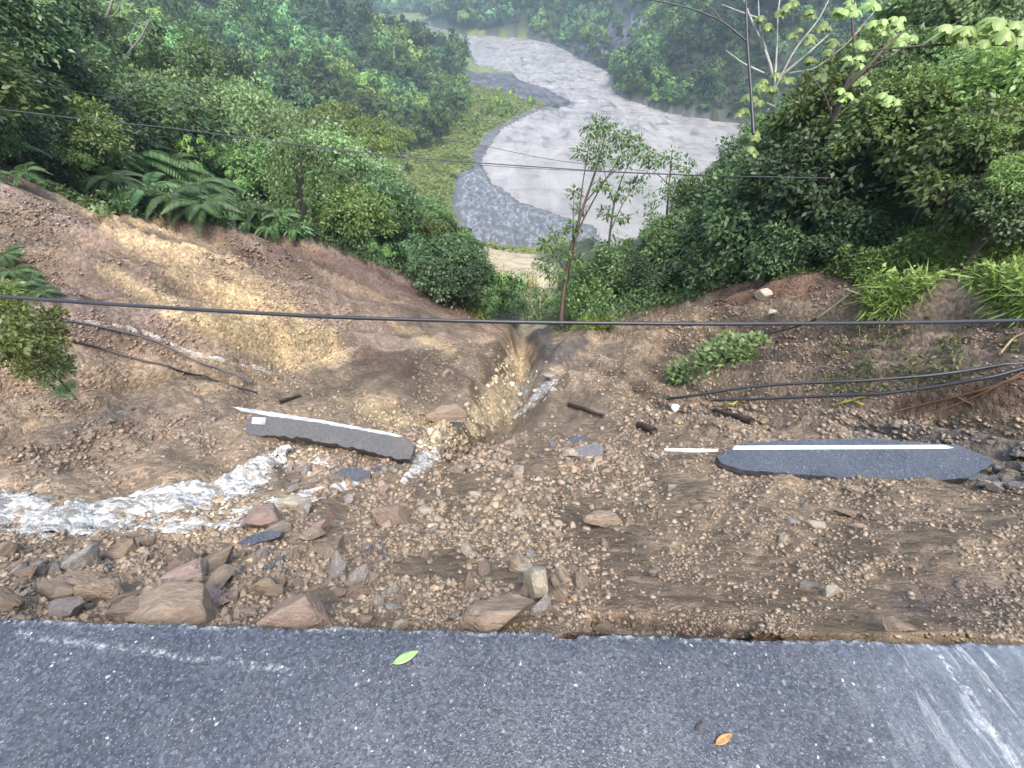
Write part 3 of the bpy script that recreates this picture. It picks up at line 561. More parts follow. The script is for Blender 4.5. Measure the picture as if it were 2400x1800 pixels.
BIG = [(375, 1305, 190, 105, 'r_tan', 0, 'large tan angular boulder resting against the road edge', (.1, .05, .1)), (292, 1312, 95, 75, 'r_brown', 1, 'dull brown boulder leaning on the left of the largest tan boulder', None),
    (645, 1312, 150, 125, 'r_red', 2, 'reddish brown boulder with two broad faces at the road edge', (.0, .2, .3)), (1080, 1320, 170, 105, 'r_brown', 3, 'brown sloping boulder whose tip laps over the asphalt edge', (.1, .3, .2)),
    (1155, 1252, 46, 105, 'r_pale', 4, 'tall narrow cream rock standing upright above the sloping brown boulder', (.1, .15, .1)), (1207, 1278, 44, 50, 'r_tan', 5, 'small tan stone right beside the tall narrow cream rock', None),
    (226, 1272, 85, 70, 'r_tan', 6, 'rounded light brown rock behind the pale flat rock', None), (145, 1312, 105, 56, 'r_grey', 7, 'pale grey flat rock lying by the road edge', (.1, -.2, .1)), (125, 1262, 80, 60, 'r_brown', 8, 'muddy brown rock above the pale grey flat rock', None),
    (575, 1258, 56, 70, 'r_tan', 9, 'upright blocky tan rock above the reddish brown boulder', (.1, .3, .4)), (567, 1115, 92, 66, 'r_pink', 0, 'pinkish grey block washed by the white stream', (.0, -.15, .2)), (636, 1086, 72, 36, 'r_pale', 1, 'pale greenish slab of rock beside the pinkish grey block', (0, .1, 0)),
    (850, 1105, 90, 80, 'r_red', 2, 'orange brown cracked rock in the middle of the rubble', None), (600, 1140, 60, 30, 'r_grey', 6, 'flat grey stone in front of the pinkish block', None), (700, 1130, 60, 50, 'r_pink', 3, 'rounded pinkish stone right of the tilted asphalt chip', None),
    (1300, 1120, 90, 46, 'r_tan', 6, 'smooth mud coated tan rock in the open rubble', None), (985, 1010, 52, 30, 'r_tan', 5, 'small tan rock below the ochre gully', None), (1792, 1274, 42, 34, 'r_pale', 6, 'round pale stone on the bare slope to the right', None), (1745, 1262, 36, 20, 'r_grey', 7, 'flat grey stone beside the round pale stone', None),
    (1822, 1105, 46, 30, 'r_tan', 8, 'tan stone over a dark hollow below the asphalt slab', None), (1853, 1134, 40, 22, 'r_pink', 9, 'pinkish stone just under the dark hollow', None), (1760, 1132, 42, 18, 'r_pale', 4, 'thin pale stone left of the pinkish stone', None), (1845, 1056, 40, 18, 'r_tan', 1, 'flat tan stone just below the front of the asphalt slab', None),
    (1298, 1356, 50, 28, 'r_tan', 5, 'tan stone against the asphalt left of the dark undercut', None), (862, 1350, 42, 26, 'r_pale', 6, 'cream stone touching the middle of the road edge', None), (790, 1336, 40, 34, 'r_tan', 7, 'brown tan stone near the road edge between two boulders', None), (845, 1310, 30, 30, 'r_grey', 8, 'small grey stone above the cream stone', None),
    (965, 893, 90, 46, 'r_brown', 6, 'rounded brown lump of earth in the ochre wash', None), (1648, 634, 32, 30, 'r_pale', 4, 'whitish block stuck in the scarp under the dark trees', None), (1674, 672, 28, 10, 'r_pale', 7, 'thin white stone below the whitish block in the scarp', None),
    (1940, 916, 46, 22, 'r_grey', 6, 'grey rounded rock behind the asphalt slab', None), (1100, 956, 30, 14, 'r_pink', 1, 'pale pink flat stone below the gully', None), (1185, 812, 40, 26, 'r_grey', 8, 'grey rock in white water at the right of the gully', None),
    (1950, 1352, 90, 30, 'r_brown', 3, 'long brown rock half buried at the right road edge', (0, .3, -.3)), (1120, 1105, 40, 34, 'r_pale', 2, 'blocky pale stone in the central rubble', None), (1015, 1195, 34, 22, 'r_pale', 5, 'small cream stone below the central rubble', None), (750, 1208, 36, 14, 'r_pale', 3, 'yellowish cream flat stone right of the asphalt crumbs', None),
    (20, 1180, 60, 40, 'r_brown', 2, 'dark brown rock at the edge of the foaming stream', None), (480, 1205, 60, 32, 'r_grey', 1, 'grey brown flat rock below the foaming stream', None), (250, 1195, 60, 36, 'r_brown', 9, 'brown rock between the stream and the light brown rock', None), (1130, 1225, 40, 30, 'r_pale', 8, 'pale lump beside the head of the tall cream rock', None)]
for a in BIG: stone(*a[:7], rot=a[7], cat='boulder' if a[2] > 80 else 'rock', name='boulder' if a[2] > 80 else 'rock')
# the larger of the countless stones, each its own object
ZONES = [('under the road edge', [(0, 1180), (500, 1180), (700, 1150), (900, 1200), (1250, 1200), (1280, 1350), (0, 1335)], 95, (12, 52), ('r_tan', 'r_brown', 'r_brown', 'r_grey', 'r_red')),
    ('heaped along the left road edge', [(0, 1190), (480, 1200), (560, 1325), (0, 1335)], 26, (26, 74), ('r_tan', 'r_brown', 'r_grey', 'r_pink', 'r_brown')),
    ('in the central rubble', [(600, 960), (900, 1000), (1400, 960), (1500, 1100), (1250, 1200), (900, 1200), (640, 1150)], 70, (9, 34), ('r_tan', 'r_brown', 'r_pink', 'r_pale', 'r_grey')),
    ('beside the white stream', [(150, 1140), (520, 1080), (640, 990), (720, 1060), (640, 1180), (300, 1200)], 35, (7, 24), ('r_pink', 'r_tan', 'r_grey', 'r_brown')),
    ('on the bare slope right of the rubble', [(1280, 1180), (1550, 1050), (2212, 1060), (2212, 1370), (1700, 1360), (1290, 1330)], 55, (5, 20), ('r_tan', 'r_grey', 'r_pale', 'r_brown')),
    ('around the ochre gully', [(820, 820), (1000, 780), (1090, 760), (1220, 780), (1280, 850), (1150, 950), (900, 940)], 30, (6, 18), ('r_pale', 'r_tan', 'r_grey')),
    ('behind the asphalt slab', [(1350, 880), (1700, 870), (2212, 900), (2212, 1000), (2150, 980), (1900, 940), (1590, 950), (1430, 960)], 30, (5, 16), ('r_grey', 'r_tan', 'r_brown'))]
CN = {'r_tan': 'tan', 'r_brown': 'brown', 'r_red': 'reddish', 'r_pale': 'cream', 'r_grey': 'grey', 'r_pink': 'pinkish'}
def rand_in(poly, n, r=rng):
    p = np.array([q[:2] for q in poly], float); lo, hi = p.min(0), p.max(0); out = np.empty((0, 2))
    while len(out) < n:
        q = r.uniform(lo, hi, (n * 3, 2)); out = np.concatenate([out, q[inpoly(q[:, 0], q[:, 1], poly)]])
    return out[:n]
for zn, poly, n, (lo, hi), mats in ZONES:
    for (x, y) in rand_in(poly, n):
        mk = random.choice(mats); wpx = lo * (hi / lo) ** (random.random() ** 1.6) * 1.4; asp = random.uniform(.5, .9); sz = 'larger' if wpx > 20 else 'small'
        stone(x, y, wpx, wpx * asp, mk, random.randrange(10), f'{sz} {CN[mk]} stone lying loose {zn}', 'stone', f'loose stones {zn}', (random.uniform(-.4, .4), random.uniform(-.4, .4), random.uniform(0, 6.3)), .3)
def scatter_pebbles(name, n, lo, hi, poly, sub, seed, label, pw=2.2):
    r = np.random.default_rng(seed); p = rand_in(poly, n, r)
    dens = .36 + 2.2 * fbm(p[:, 0] / 110, p[:, 1] / 60, 4, 50) + .35 * sstep(780, 1100, p[:, 1]); dens = dens * (1 - .55 * sstep(1180, 1420, p[:, 0]) * sstep(880, 960, p[:, 1]) * (hi > 10)); dens = dens * (1 - .35 * sstep(860, 940, p[:, 1]) * (hi < 10)); p = p[r.random(n) < np.clip(dens, .03, 1)]; n = len(p)
    g = ground(p[:, 0], p[:, 1]); t = pix(g)[:, 2]; spx = lo * (hi / lo) ** (r.random(n) ** pw); s = spx * t / FPX / 2
    protos = [rock_verts(sub, 900 + i, 13 if sub > 1 else 5, .28 if sub > 1 else .35, .7 if sub > 1 else .8, .0) for i in range(8)]; Vs, Fs, Cs = [], [], []; off = 0; col = soil_colour(g[:, 0], g[:, 1], g[:, 2])
    for i, (V, F) in enumerate(protos):
        k = np.arange(i, n, 8); m = len(k); a = r.uniform(0, 6.28, m); b = r.uniform(-.6, .6, m); sc = np.stack([r.uniform(.8, 1.25, m), r.uniform(.6, 1, m), r.uniform(.4, .8, m)], 1) * s[k][:, None]
        W = V[None] * sc[:, None]; cb, sb = np.cos(b)[:, None], np.sin(b)[:, None]; W = np.stack([W[..., 0] * cb + W[..., 2] * sb, W[..., 1], -W[..., 0] * sb + W[..., 2] * cb], -1)
        ca, sa = np.cos(a)[:, None], np.sin(a)[:, None]; W = np.stack([W[..., 0] * ca - W[..., 1] * sa, W[..., 0] * sa + W[..., 1] * ca, W[..., 2]], -1) + g[k][:, None]; W[..., 2] += (s[k] * .12)[:, None]
        Vs.append(W.reshape(-1, 3)); Fs.append((F[None] + (np.arange(m) * len(V))[:, None, None] + off).reshape(-1, 3)); off += m * len(V); Cs.append(np.repeat(col[k], len(V), 0))
    return tag(mesh_np(name, np.concatenate(Vs), np.concatenate(Fs), M['pebbles'], attrs={'soil': np.concatenate(Cs)}), label, 'rubble', kind='stuff')
SC_IN = [(-330, 420), (0, 400), (250, 480), (480, 500), (720, 545), (940, 645), (1060, 710), (1200, 730), (1350, 700), (1520, 650), (1700, 610), (1850, 620), (1890, 700), (2212, 700), (2580, 690), (2580, 1398), (2212, 1390), (1250, 1372), (0, 1342), (-330, 1336)]
NEAR = [(-330, 900), (0, 900), (500, 900), (900, 860), (1300, 860), (2212, 900), (2580, 900), (2580, 1396), (2212, 1388), (1250, 1370), (0, 1340), (-330, 1334)]
scatter_pebbles('gravel', 135000, 1.4, 9, SC_IN, 1, 1, 'fine gravel and clods covering the whole landslide scar')
scatter_pebbles('rubble', 54000, 2.5, 17, NEAR, 1, 2, 'coarse brown rubble below the road edge')
scatter_pebbles('stony_rubble', 3600, 8, 28, [(0, 1130), (500, 1080), (640, 960), (900, 960), (1300, 960), (1450, 1060), (1250, 1240), (1280, 1360), (0, 1335)], 2, 3, 'fist sized broken stones heaped below the road edge', 2.0)

def m_chute():
    n = N('chute_stones'); i = n.add('NewGeometry').outputs['Random Per Island']; c = n.ramp(i, [(0, (.16, .12, .085)), (.3, (.30, .235, .15)), (.6, (.44, .37, .24)), (.85, (.58, .52, .38)), (1, (.27, .25, .23))]); return n.done(n.bsdf(c, .5, .4))
_pm = M['pebbles']; M['pebbles'] = m_chute()
scatter_pebbles('chute_stones', 2600, 4, 20, [(880, 975), (930, 930), (1010, 880), (1060, 820), (1085, 760), (1105, 730), (1140, 735), (1150, 790), (1215, 800), (1205, 840), (1150, 890), (1080, 930), (1000, 960), (930, 975)], 2, 6, 'cream and ochre stones tumbling down the central gully', 1.8)
scatter_pebbles('chute_stones', 1500, 4, 14, [(300, 1130), (480, 1060), (580, 990), (700, 960), (720, 1010), (640, 1080), (560, 1120), (420, 1170)], 2, 7, 'pale wet stones breaking the white stream', 1.8)
M['pebbles'] = _pm
# ------------------------------------------------------------------ broken pieces of road
def plank(name, pts, n, th, m, parent=None, jag=.0, seed=0, center=None):
    """a slab whose top outline is pts (on a plane with normal n), th thick, with a broken rim"""
    n = Vector(n).normalized(); bm = bmesh.new(); r = random.Random(seed); P3 = [Vector(p) for p in pts]; ring = []
    for i, a in enumerate(P3):
        b = P3[(i + 1) % len(P3)]; k = max(1, int((b - a).length / max(jag * 2.5, .05))) if jag else 1
        for j in range(k):
            q = a.lerp(b, j / k)
            if jag: d = (b - a).cross(n).normalized(); q = q + d * r.uniform(-jag, jag)
            ring.append(q)
    c0 = sum(ring, Vector()) / len(ring)
    top = [bm.verts.new(q) for q in ring]; mid = [bm.verts.new(c0 + (q - c0) * (1 + r.uniform(-.01, .02)) - n * th * r.uniform(.35, .55)) for q in ring]; bot = [bm.verts.new(c0 + (q - c0) * r.uniform(.93, .99) - n * th * r.uniform(.85, 1.1)) for q in ring]
    L = len(ring); bm.faces.new(top); bm.faces.new(bot[::-1])
    for A, B in ((top, mid), (mid, bot)):
        for i in range(L): bm.faces.new((A[i], B[i], B[(i + 1) % L], A[(i + 1) % L]))
    bmesh.ops.triangulate(bm, faces=[f for f in bm.faces if len(f.verts) > 4]); bmesh.ops.recalc_face_normals(bm, faces=bm.faces[:])
    me = bpy.data.meshes.new(name); bm.to_mesh(me); bm.free(); me.materials.append(m); return link(name, me, parent)
def on_plane(poly, o, n):
    o, n = np.array(o), np.array(n); out = []
    for x, y in poly: d = ray(x, y); c = np.array((0, 0, CAMZ)); s = ((o - c) @ n) / (d @ n); out.append(tuple(c + d * s))
    return out
r_ = empty('asphalt_slab', label='large asphalt slab with a crisp white edge line, lying on the rubble', cat='asphalt slab')
plank('asphalt', on_plane(SLAB, (0, 0, SLABZ), (0, 0, 1)), (0, 0, 1), .13, M['asphalt_chunk'], r_, .012, 1)
_l = on_plane([(1592, 963), (2040, 961), (2058, 967), (2040, 969), (1585, 971)], (0, 0, SLABZ + .004), (0, 0, 1)); plank('edge_line', _l, (0, 0, 1), .0035, M['paint'], r_, 0, 2)
tag(plank('paint_strip', on_plane([(1436, 968), (1548, 970), (1552, 974), (1500, 975), (1436, 972)], (0, 0, SLABZ + .02), (0, 0, 1)), (0, 0, 1), .02, M['paint'], None, 0, 3), 'thin white strip of road paint left of the large slab', 'road marking')
A_, B_, C_ = P(530, 930, 6.15), P(890, 985, 5.75), P(560, 885, 6.32); nn = np.cross(B_ - A_, C_ - A_); nn /= np.linalg.norm(nn); nn = nn if nn @ (np.array((0, 0, CAMZ)) - A_) > 0 else -nn
r_ = empty('tilted_slab', label='tilted grey asphalt slab with a worn white line along its top', cat='asphalt slab')
plank('asphalt', on_plane([(536, 905), (570, 893), (700, 912), (850, 938), (889, 952), (893, 975), (885, 990), (860, 992), (800, 975), (720, 958), (640, 945), (560, 940), (530, 935)], A_, nn), nn, .16, M['asphalt_muddy'], r_, .018, 4)
plank('worn_line', on_plane([(500, 878), (520, 880), (580, 889), (700, 908), (820, 930), (870, 941), (860, 944), (700, 915), (570, 897), (525, 888)], A_ + nn * .006, nn), nn, .03, M['paint_old'], r_, .006, 5)
plank('concrete_end', on_plane([(545, 900), (574, 902), (572, 918), (543, 915)], A_ + nn * .02, nn), nn, .05, M['paint_old'], r_, .004, 6)
def chunk(poly, label, th=.07, tilt=(0, 0), lift=.04, seed=0, name='asphalt_chunk', jag=.006):
    c = np.mean(np.array(poly, float), 0); g = ground(c[0], c[1])[0]; n = np.array((tilt[0], tilt[1], 1.0)); n /= np.linalg.norm(n)
    g[2] += lift; tag(plank(name, on_plane(poly, g, n), n, th, M['asphalt_chunk'], None, jag, seed), label, 'asphalt')
chunk([(722, 1030), (735, 1013), (770, 1009), (797, 1018), (800, 1040), (770, 1050), (740, 1052)], 'dark asphalt chunk lying flat right of the white stream', .09, (-.05, -.25), .08, 1)
chunk([(800, 1012), (822, 1005), (850, 1008), (845, 1018), (815, 1022)], 'sliver of dark asphalt beside the flat asphalt chunk', .05, (.1, -.1), .05, 2)
chunk([(1219, 995), (1240, 970), (1280, 958), (1306, 967), (1300, 984), (1262, 1000), (1225, 1004)], 'pointed grey asphalt piece tilted on the central rubble', .05, (-.05, -.35), .10, 3)
chunk([(1212, 952), (1236, 942), (1266, 944), (1268, 953), (1240, 960), (1214, 958)], 'small dark asphalt piece just above the pointed grey one', .06, (.05, -.15), .08, 4)
chunk([(1186, 950), (1200, 955), (1204, 966), (1190, 966)], 'tiny dark asphalt chip left of the pointed piece', .04, (0, -.3), .04, 5)
chunk([(498, 1182), (530, 1160), (585, 1145), (608, 1148), (604, 1160), (560, 1172), (505, 1190)], 'long tilted sliver of asphalt below the pinkish block', .05, (-.25, -.4), .07, 6)
for i, (x, y, s) in enumerate([(602, 1212, 20), (580, 1225, 15), (625, 1200, 18), (560, 1218, 14), (610, 1232, 12), (690, 1148, 16), (672, 1150, 10), (238, 1222, 14), (905, 1060, 10), (520, 1225, 12)]):
    stone(x, y, s * 1.6, s, 'asphalt_chunk', i, 'black asphalt crumb broken from the road near the stream', 'asphalt crumb', 'black asphalt crumbs by the stream', name='asphalt_crumb')
for i, (x, y) in enumerate(rand_in([(780, 1180), (850, 1150), (840, 1200), (790, 1225)], 22)): stone(x, y, random.uniform(8, 18), random.uniform(5, 10), 'asphalt_chunk', i % 10, 'grey crumb in the crushed asphalt patch in mid rubble', 'asphalt crumb', 'crushed asphalt patch', name='asphalt_crumb')
for i, (x, y) in enumerate(rand_in([(2110, 1030), (2150, 985), (2212, 960), (2300, 960), (2300, 1055), (2120, 1055)], 46)): stone(x, y, random.uniform(18, 54), random.uniform(12, 30), 'asphalt_muddy' if i % 4 else 'r_grey', i % 10, 'broken asphalt lump piled at the right end of the large slab', 'asphalt crumb', 'asphalt lumps right of the large slab', name='asphalt_crumb')

# ------------------------------------------------------------------ tubes: cables, poles, sticks, trunks
def tube_np(pts, rad, k=6, off=0):
    p = np.array(pts, float); n = len(p); rad = np.broadcast_to(np.asarray(rad, float), n); t = np.gradient(p, axis=0); t /= np.linalg.norm(t, axis=1)[:, None] + 1e-12
    a = np.cross(t, (0, 0, 1.0)); bad = np.linalg.norm(a, axis=1) < .1; a[bad] = np.cross(t[bad], (1.0, 0, 0)); a /= np.linalg.norm(a, axis=1)[:, None]; b = np.cross(t, a)
    th = np.arange(k) * 2 * np.pi / k; V = p[:, None] + rad[:, None, None] * (np.cos(th)[None, :, None] * a[:, None] + np.sin(th)[None, :, None] * b[:, None])
    i = np.arange(n - 1)[:, None] * k; j = np.arange(k)[None]; F = np.stack([i + j, i + (j + 1) % k, i + k + (j + 1) % k, i + k + j], -1).reshape(-1, 4) + off
    return V.reshape(-1, 3), F
def smooth_line(pts, n=60):
    p = np.array(pts, float); s = np.concatenate([[0], np.cumsum(np.linalg.norm(np.diff(p, axis=0), axis=1))]); u = np.linspace(0, s[-1], n)
    q = np.stack([np.interp(u, s, p[:, i]) for i in range(3)], -1); k = max(1, n // (len(p) * 3))
    if len(p) > 2:
        for _ in range(k): q[1:-1] = (q[:-2] + 2 * q[1:-1] + q[2:]) / 4
    return q
def cable(name, pts, rad, m, label, cat='cable', n=110, k=7, group=None):
    q = smooth_line(pts, n); q[:, 2] = np.maximum(q[:, 2], np.where(q[:, 1] > 1, zf(q[:, 0], q[:, 1]) + np.max(rad) * 1.2, -99))
    for _ in range(40): q[1:-1, 2] = np.maximum(q[1:-1, 2], (q[:-2, 2] + q[2:, 2]) / 2 - .0004)
    V, F = tube_np(q, rad, k); F = [F, np.arange(k)[None], np.arange(len(V) - k, len(V))[None, ::-1]]; return tag(mesh_np(name, V, F, m, smooth=True), label, cat, group)
def pl(L): return [tuple(P(x, y, t)) for x, y, t in L]
def onground(L, lift=.03):
    g = ground([p[0] for p in L], [p[1] for p in L]); g[:, 2] += lift; return [tuple(p) for p in g]
cable('cable', pl([(-1500, 470, 6.4), (-400, 600, 5.2), (0, 641, 4.7), (300, 661, 4.5), (700, 685, 4.4), (1100, 696, 4.4), (1500, 700, 4.4), (1900, 698, 4.4), (2212, 692, 4.4), (2600, 680, 4.6), (3700, 620, 5.4)]), .019, M['cable'], 'thick black cable stretched right across the landslide')
cable('wire', pl([(-300, 200, 15), (150, 254, 15), (400, 280, 15), (560, 302, 15), (750, 326, 15), (950, 346, 15), (1150, 360, 15), (1320, 371, 15), (1540, 380, 15), (1800, 385, 15)]), .017, M['wire'], 'dark overhead wire running from the left trees to the right ones')
cable('wire', pl([(560, 302, 15.5), (760, 330, 15.5), (960, 352, 15.5), (1150, 364, 15.5), (1320, 372, 15.5), (1540, 381, 15.5)]), .010, M['wire'], 'thinner overhead wire close under the long dark one')
cable('wire', pl([(60, 180, 17), (240, 210, 17), (500, 240, 17), (740, 262, 17), (930, 295, 17), (1080, 322, 17), (1180, 345, 17), (1400, 370, 17)]), .009, M['wire'], 'faint upper wire sloping in front of the forest and river')
cable('cable', pl([(1440, 862, 7.6), (1480, 857, 7.3)]) + pl([(1600, 838, 6.9), (1700, 829, 6.6), (1850, 823, 6.2), (2000, 812, 5.9), (2120, 797, 5.7), (2300, 775, 5.4), (2600, 740, 5.2)]), .021, M['cable'], 'upper of two black cables lying across the right slope')
cable('cable', pl([(1535, 864, 7.3), (1620, 862, 7.0), (1750, 857, 6.6), (1900, 851, 6.1), (2020, 836, 5.8), (2130, 816, 5.5), (2300, 788, 5.3), (2600, 745, 5.1)]), .023, M['cable'], 'lower of two black cables lying across the right slope')
cable('cable', onground([(160, 742), (220, 756), (300, 780), (380, 802), (450, 823), (520, 842), (556, 852)], .05), .022, M['cable'], 'black cable sagging on the left slope below the small stream')
cable('water_pipe', onground([(95, 690), (200, 706), (290, 726), (350, 745), (420, 782), (470, 800), (520, 818), (548, 832)], .06), .022, M['pipe'], 'dark pipe along the small white stream on the left', 'pipe')
cable('bamboo_pole', pl([(1762, 690, 9.8), (1820, 655, 10.0), (1895, 614, 10.3)]), [.035] * 12, M['bamboo'], 'dark green pole slanting up into the bright vines', 'pole', n=12)
cable('cable', pl([(1620, 728, 11.6), (1660, 721, 11.2), (1720, 706, 10.6), (1762, 690, 10.0)]), .022, M['cable'], 'short black cable from the foot of the pole to the uprooted bush', n=24)
def stick(L, rad, m, label, cat='branch', lift=.05, name='branch'): cable(name, onground(L, lift), rad, m, label, cat, n=24)
stick([(1229, 876), (1250, 884), (1275, 893), (1302, 903)], np.linspace(.045, .03, 24), M['wood_dark'], 'dark brown timber pointing into the gully', 'timber', name='timber')
stick([(1378, 922), (1395, 930), (1412, 938)], .05, M['wood_dark'], 'short dark log stub right of the timber', 'log', name='log')
stick([(1537, 893), (1560, 899), (1590, 905), (1622, 918)], np.linspace(.03, .05, 24), M['wood_dark'], 'black branch lying under the yellow ribbon', .04)
stick([(1880, 905), (1960, 887), (2040, 868), (2120, 850), (2240, 810)], np.linspace(.008, .016, 24), M['root'], 'long orange root trailing under the black cables')
stick([(1990, 905), (2060, 880), (2130, 850), (2240, 795)], np.linspace(.007, .013, 24), M['root'], 'steep orange root crossing the long root')
stick([(2060, 862), (2080, 873), (2095, 880)], .012, M['root'], 'short orange twig beside the two roots')
stick([(2155, 770), (2175, 745), (2212, 722)], .014, M['wood_pale'], 'pale bent stick high on the right slope')
stick([(1532, 1128), (1540, 1112), (1550, 1100)], .007, M['wood_pale'], 'thin pale straw standing on the bare slope', lift=.03, name='stick')
stick([(605, 872), (630, 864), (650, 858)], .03, M['wood_dark'], 'short dark stick above the tilted slab', lift=.05, name='stick')
stick([(1240, 1080), (1232, 1060)], .01, M['wood_pale'], 'tiny pale twig in the rubble', lift=.02, name='stick')
def ribbon(L, w, label):
    g = np.array(onground(L, .06)); V = np.concatenate([g + (0, -w, .02), g + (0, w, .05)]); n = len(g); a = np.arange(n - 1)
    o = mesh_np('yellow_ribbon', V, np.stack([a, a + 1, a + n + 1, a + n], -1), M['yellow']); s = o.modifiers.new('s', 'SOLIDIFY'); s.thickness = .008; tag(o, label, 'ribbon')
ribbon([(1556, 884), (1568, 878), (1580, 881), (1592, 872), (1605, 875), (1618, 866), (1632, 868)], .017, 'crumpled yellow ribbon on the slope above the black branch')
ribbon([(1795, 886), (1815, 878), (1835, 874), (1855, 866), (1876, 860)], .012, 'straight yellow ribbon under the lower black cable')
ribbon([(1835, 876), (1845, 880), (1858, 884)], .009, 'loose yellow tail hanging off the straight ribbon')
_g = gp(1460, 886); V, F = rock_verts(3, 55, 12, .4, .8, .2); _o = mesh_np('plastic_bag', V * np.array((.10, .08, .08)) + np.array(_g) + (0, 0, .04), F, M['plastic']); tag(_o, 'crumpled white plastic bag on the slope below the uprooted bush', 'plastic bag')
# leaves and a scrap of twig on the asphalt
def fallen(px0, py0, px1, py1, wr, m, label, curl=.1):
    a, b = onz(px0, py0, .004), onz(px1, py1, .004); d = b - a; L = np.linalg.norm(d); d /= L; s = np.array((-d[1], d[0], 0)); n = 15; u = np.linspace(0, 1, n); wv = wr * L * np.sin(np.pi * u ** .85) ** .8; k = np.array((-1, -.5, 0, .5, 1))
    V = a + u[:, None, None] * L * d + (k[None] * wv[:, None])[..., None] * s; V[..., 2] += .003 + curl * L * (np.abs(k)[None] * wv[:, None] / (wr * L + 1e-9)) * .35 + curl * L * (u[:, None] - .5) ** 2
    r = empty('fallen_leaf', label=label, cat='leaf'); mesh_np('blade', V.reshape(-1, 3), grid_faces(n, 5), m, r, True).modifiers.new('s', 'SOLIDIFY').thickness = .0008
    V2, F2 = tube_np(np.stack([a + u_ * L * d + (0, 0, .0045 + curl * L * (u_ - .5) ** 2) for u_ in np.linspace(-.12, .9, 10)]), .0012, 5); mesh_np('midrib', V2, F2, m, r, True)
fallen(850, 1434, 905, 1407, .17, M['leaf_fallen'], 'green oval leaf lying alone on the wet asphalt'); fallen(1545, 1608, 1580, 1586, .17, M['leaf_orange'], 'curled orange brown leaf on the asphalt near the bottom', .22)
cable('twig', [tuple(onz(1503, 1574, .005)), tuple(onz(1509, 1566, .008)), tuple(onz(1518, 1559, .005))], .003, M['wood_dark'], 'tiny black twig on the asphalt near the orange leaf', 'twig', n=8)

#@@PLANTS
# ------------------------------------------------------------------ foliage
def unit(v): return v / (np.linalg.norm(v, axis=-1, keepdims=True) + 1e-12)
def leaves_np(c, d, nrm, l, wd, off=0, fold=.12):
    """one folded leaf per row: base, side, tip, side"""
    d = unit(d); s = unit(np.cross(d, nrm)); nn = np.cross(s, d); l = np.asarray(l).reshape(-1, 1); wd = np.asarray(wd).reshape(-1, 1)
    V = np.stack([c, c + d * l * .42 + s * wd * .5 + nn * wd * fold, c + d * l, c + d * l * .42 - s * wd * .5 + nn * wd * fold], 1)
    return V.reshape(-1, 3), np.arange(len(c) * 4).reshape(-1, 4) + off
def crown_np(seed, ncl, per, leaf, rad=(1, 1, .85), clr=.42, droop=.5, flat=1.0, low=-.5, shell=.55, jit=.55, tang=False):
    r = np.random.default_rng(seed); cl = []
    while len(cl) < ncl:
        d = unit(r.normal(size=3)); 
        if d[2] < low: continue
        q = d * np.array(rad) * r.uniform(shell, 1.12) * (1 + .25 * vnoise(d[0] * 2 + seed, d[1] * 2))
        if all(np.linalg.norm(q - p) > clr * .55 for p in cl) or r.random() < .05: cl.append(q)
    cl = np.array(cl); cr = clr * r.uniform(.45, 1.3, ncl); k = np.repeat(np.arange(ncl), per); n = len(k)
    d = unit(r.normal(size=(n, 3)) + (0, 0, .35)); rr = r.random(n) ** .45
    c = cl[k] + d * (cr[k] * rr)[:, None] * np.array((1, 1, .8 * flat)); out = unit(d + .8 * unit(cl[k]))
    dr = unit(out * .7 + r.normal(size=(n, 3)) * .55 + (0, 0, -droop)); nrm = unit(out + (0, 0, .9) + r.normal(size=(n, 3)) * jit)
    if tang: dr = r.normal(size=(n, 3)); dr = unit(dr - (dr * out).sum(1)[:, None] * out - (0, 0, .25)); nrm = unit(out + (0, 0, .25) + r.normal(size=(n, 3)) * jit)
    sz = leaf[0] * r.uniform(.6, 1.3, n); V, F = leaves_np(c, dr, nrm, sz, sz * leaf[1]); return V, F, cl
def limbs_np(cl, H, tr, seed, base=-1.2, k=6, frac=.6):
    r = np.random.default_rng(seed); Vs, Fs, off = [], [], 0
    trunk = np.array([(0, 0, base), (.03, .02, 0), (.05 * r.normal(), .05 * r.normal(), H * .45), (.08 * r.normal(), .08 * r.normal(), H * .95)])
    def addt(p, a, b, n=10):
        nonlocal off
        V, F = tube_np(smooth_line(p, n), np.linspace(a, b, n), k, off); Vs.append(V); Fs.append(F); off += len(V)
    addt(trunk, tr * 1.3, tr * .5, 14)
    for c in cl[r.random(len(cl)) < frac]:
        f = r.uniform(.35, .95); s = trunk[1] + (trunk[3] - trunk[1]) * f; e = c + (0, 0, H); addt([s, s * .5 + e * .5 + (0, 0, -.08 + .1 * r.normal()), e], tr * .45, tr * .12, 7)
    return np.concatenate(Vs), np.concatenate(Fs)
PROTO = {}
def make_proto(key, mat, bark, H, seed, ncl, per, leaf, tr=.05, **kw):
    V, F, cl = crown_np(seed, ncl, per, leaf, **kw); V = V + (0, 0, H); o = mesh_np('crown', V, F, M[mat]); b = mesh_np('trunk', *limbs_np(cl, H, tr, seed), M[bark], smooth=True)
    PROTO[key] = (o.data, b.data, H); bpy.data.objects.remove(o); bpy.data.objects.remove(b)
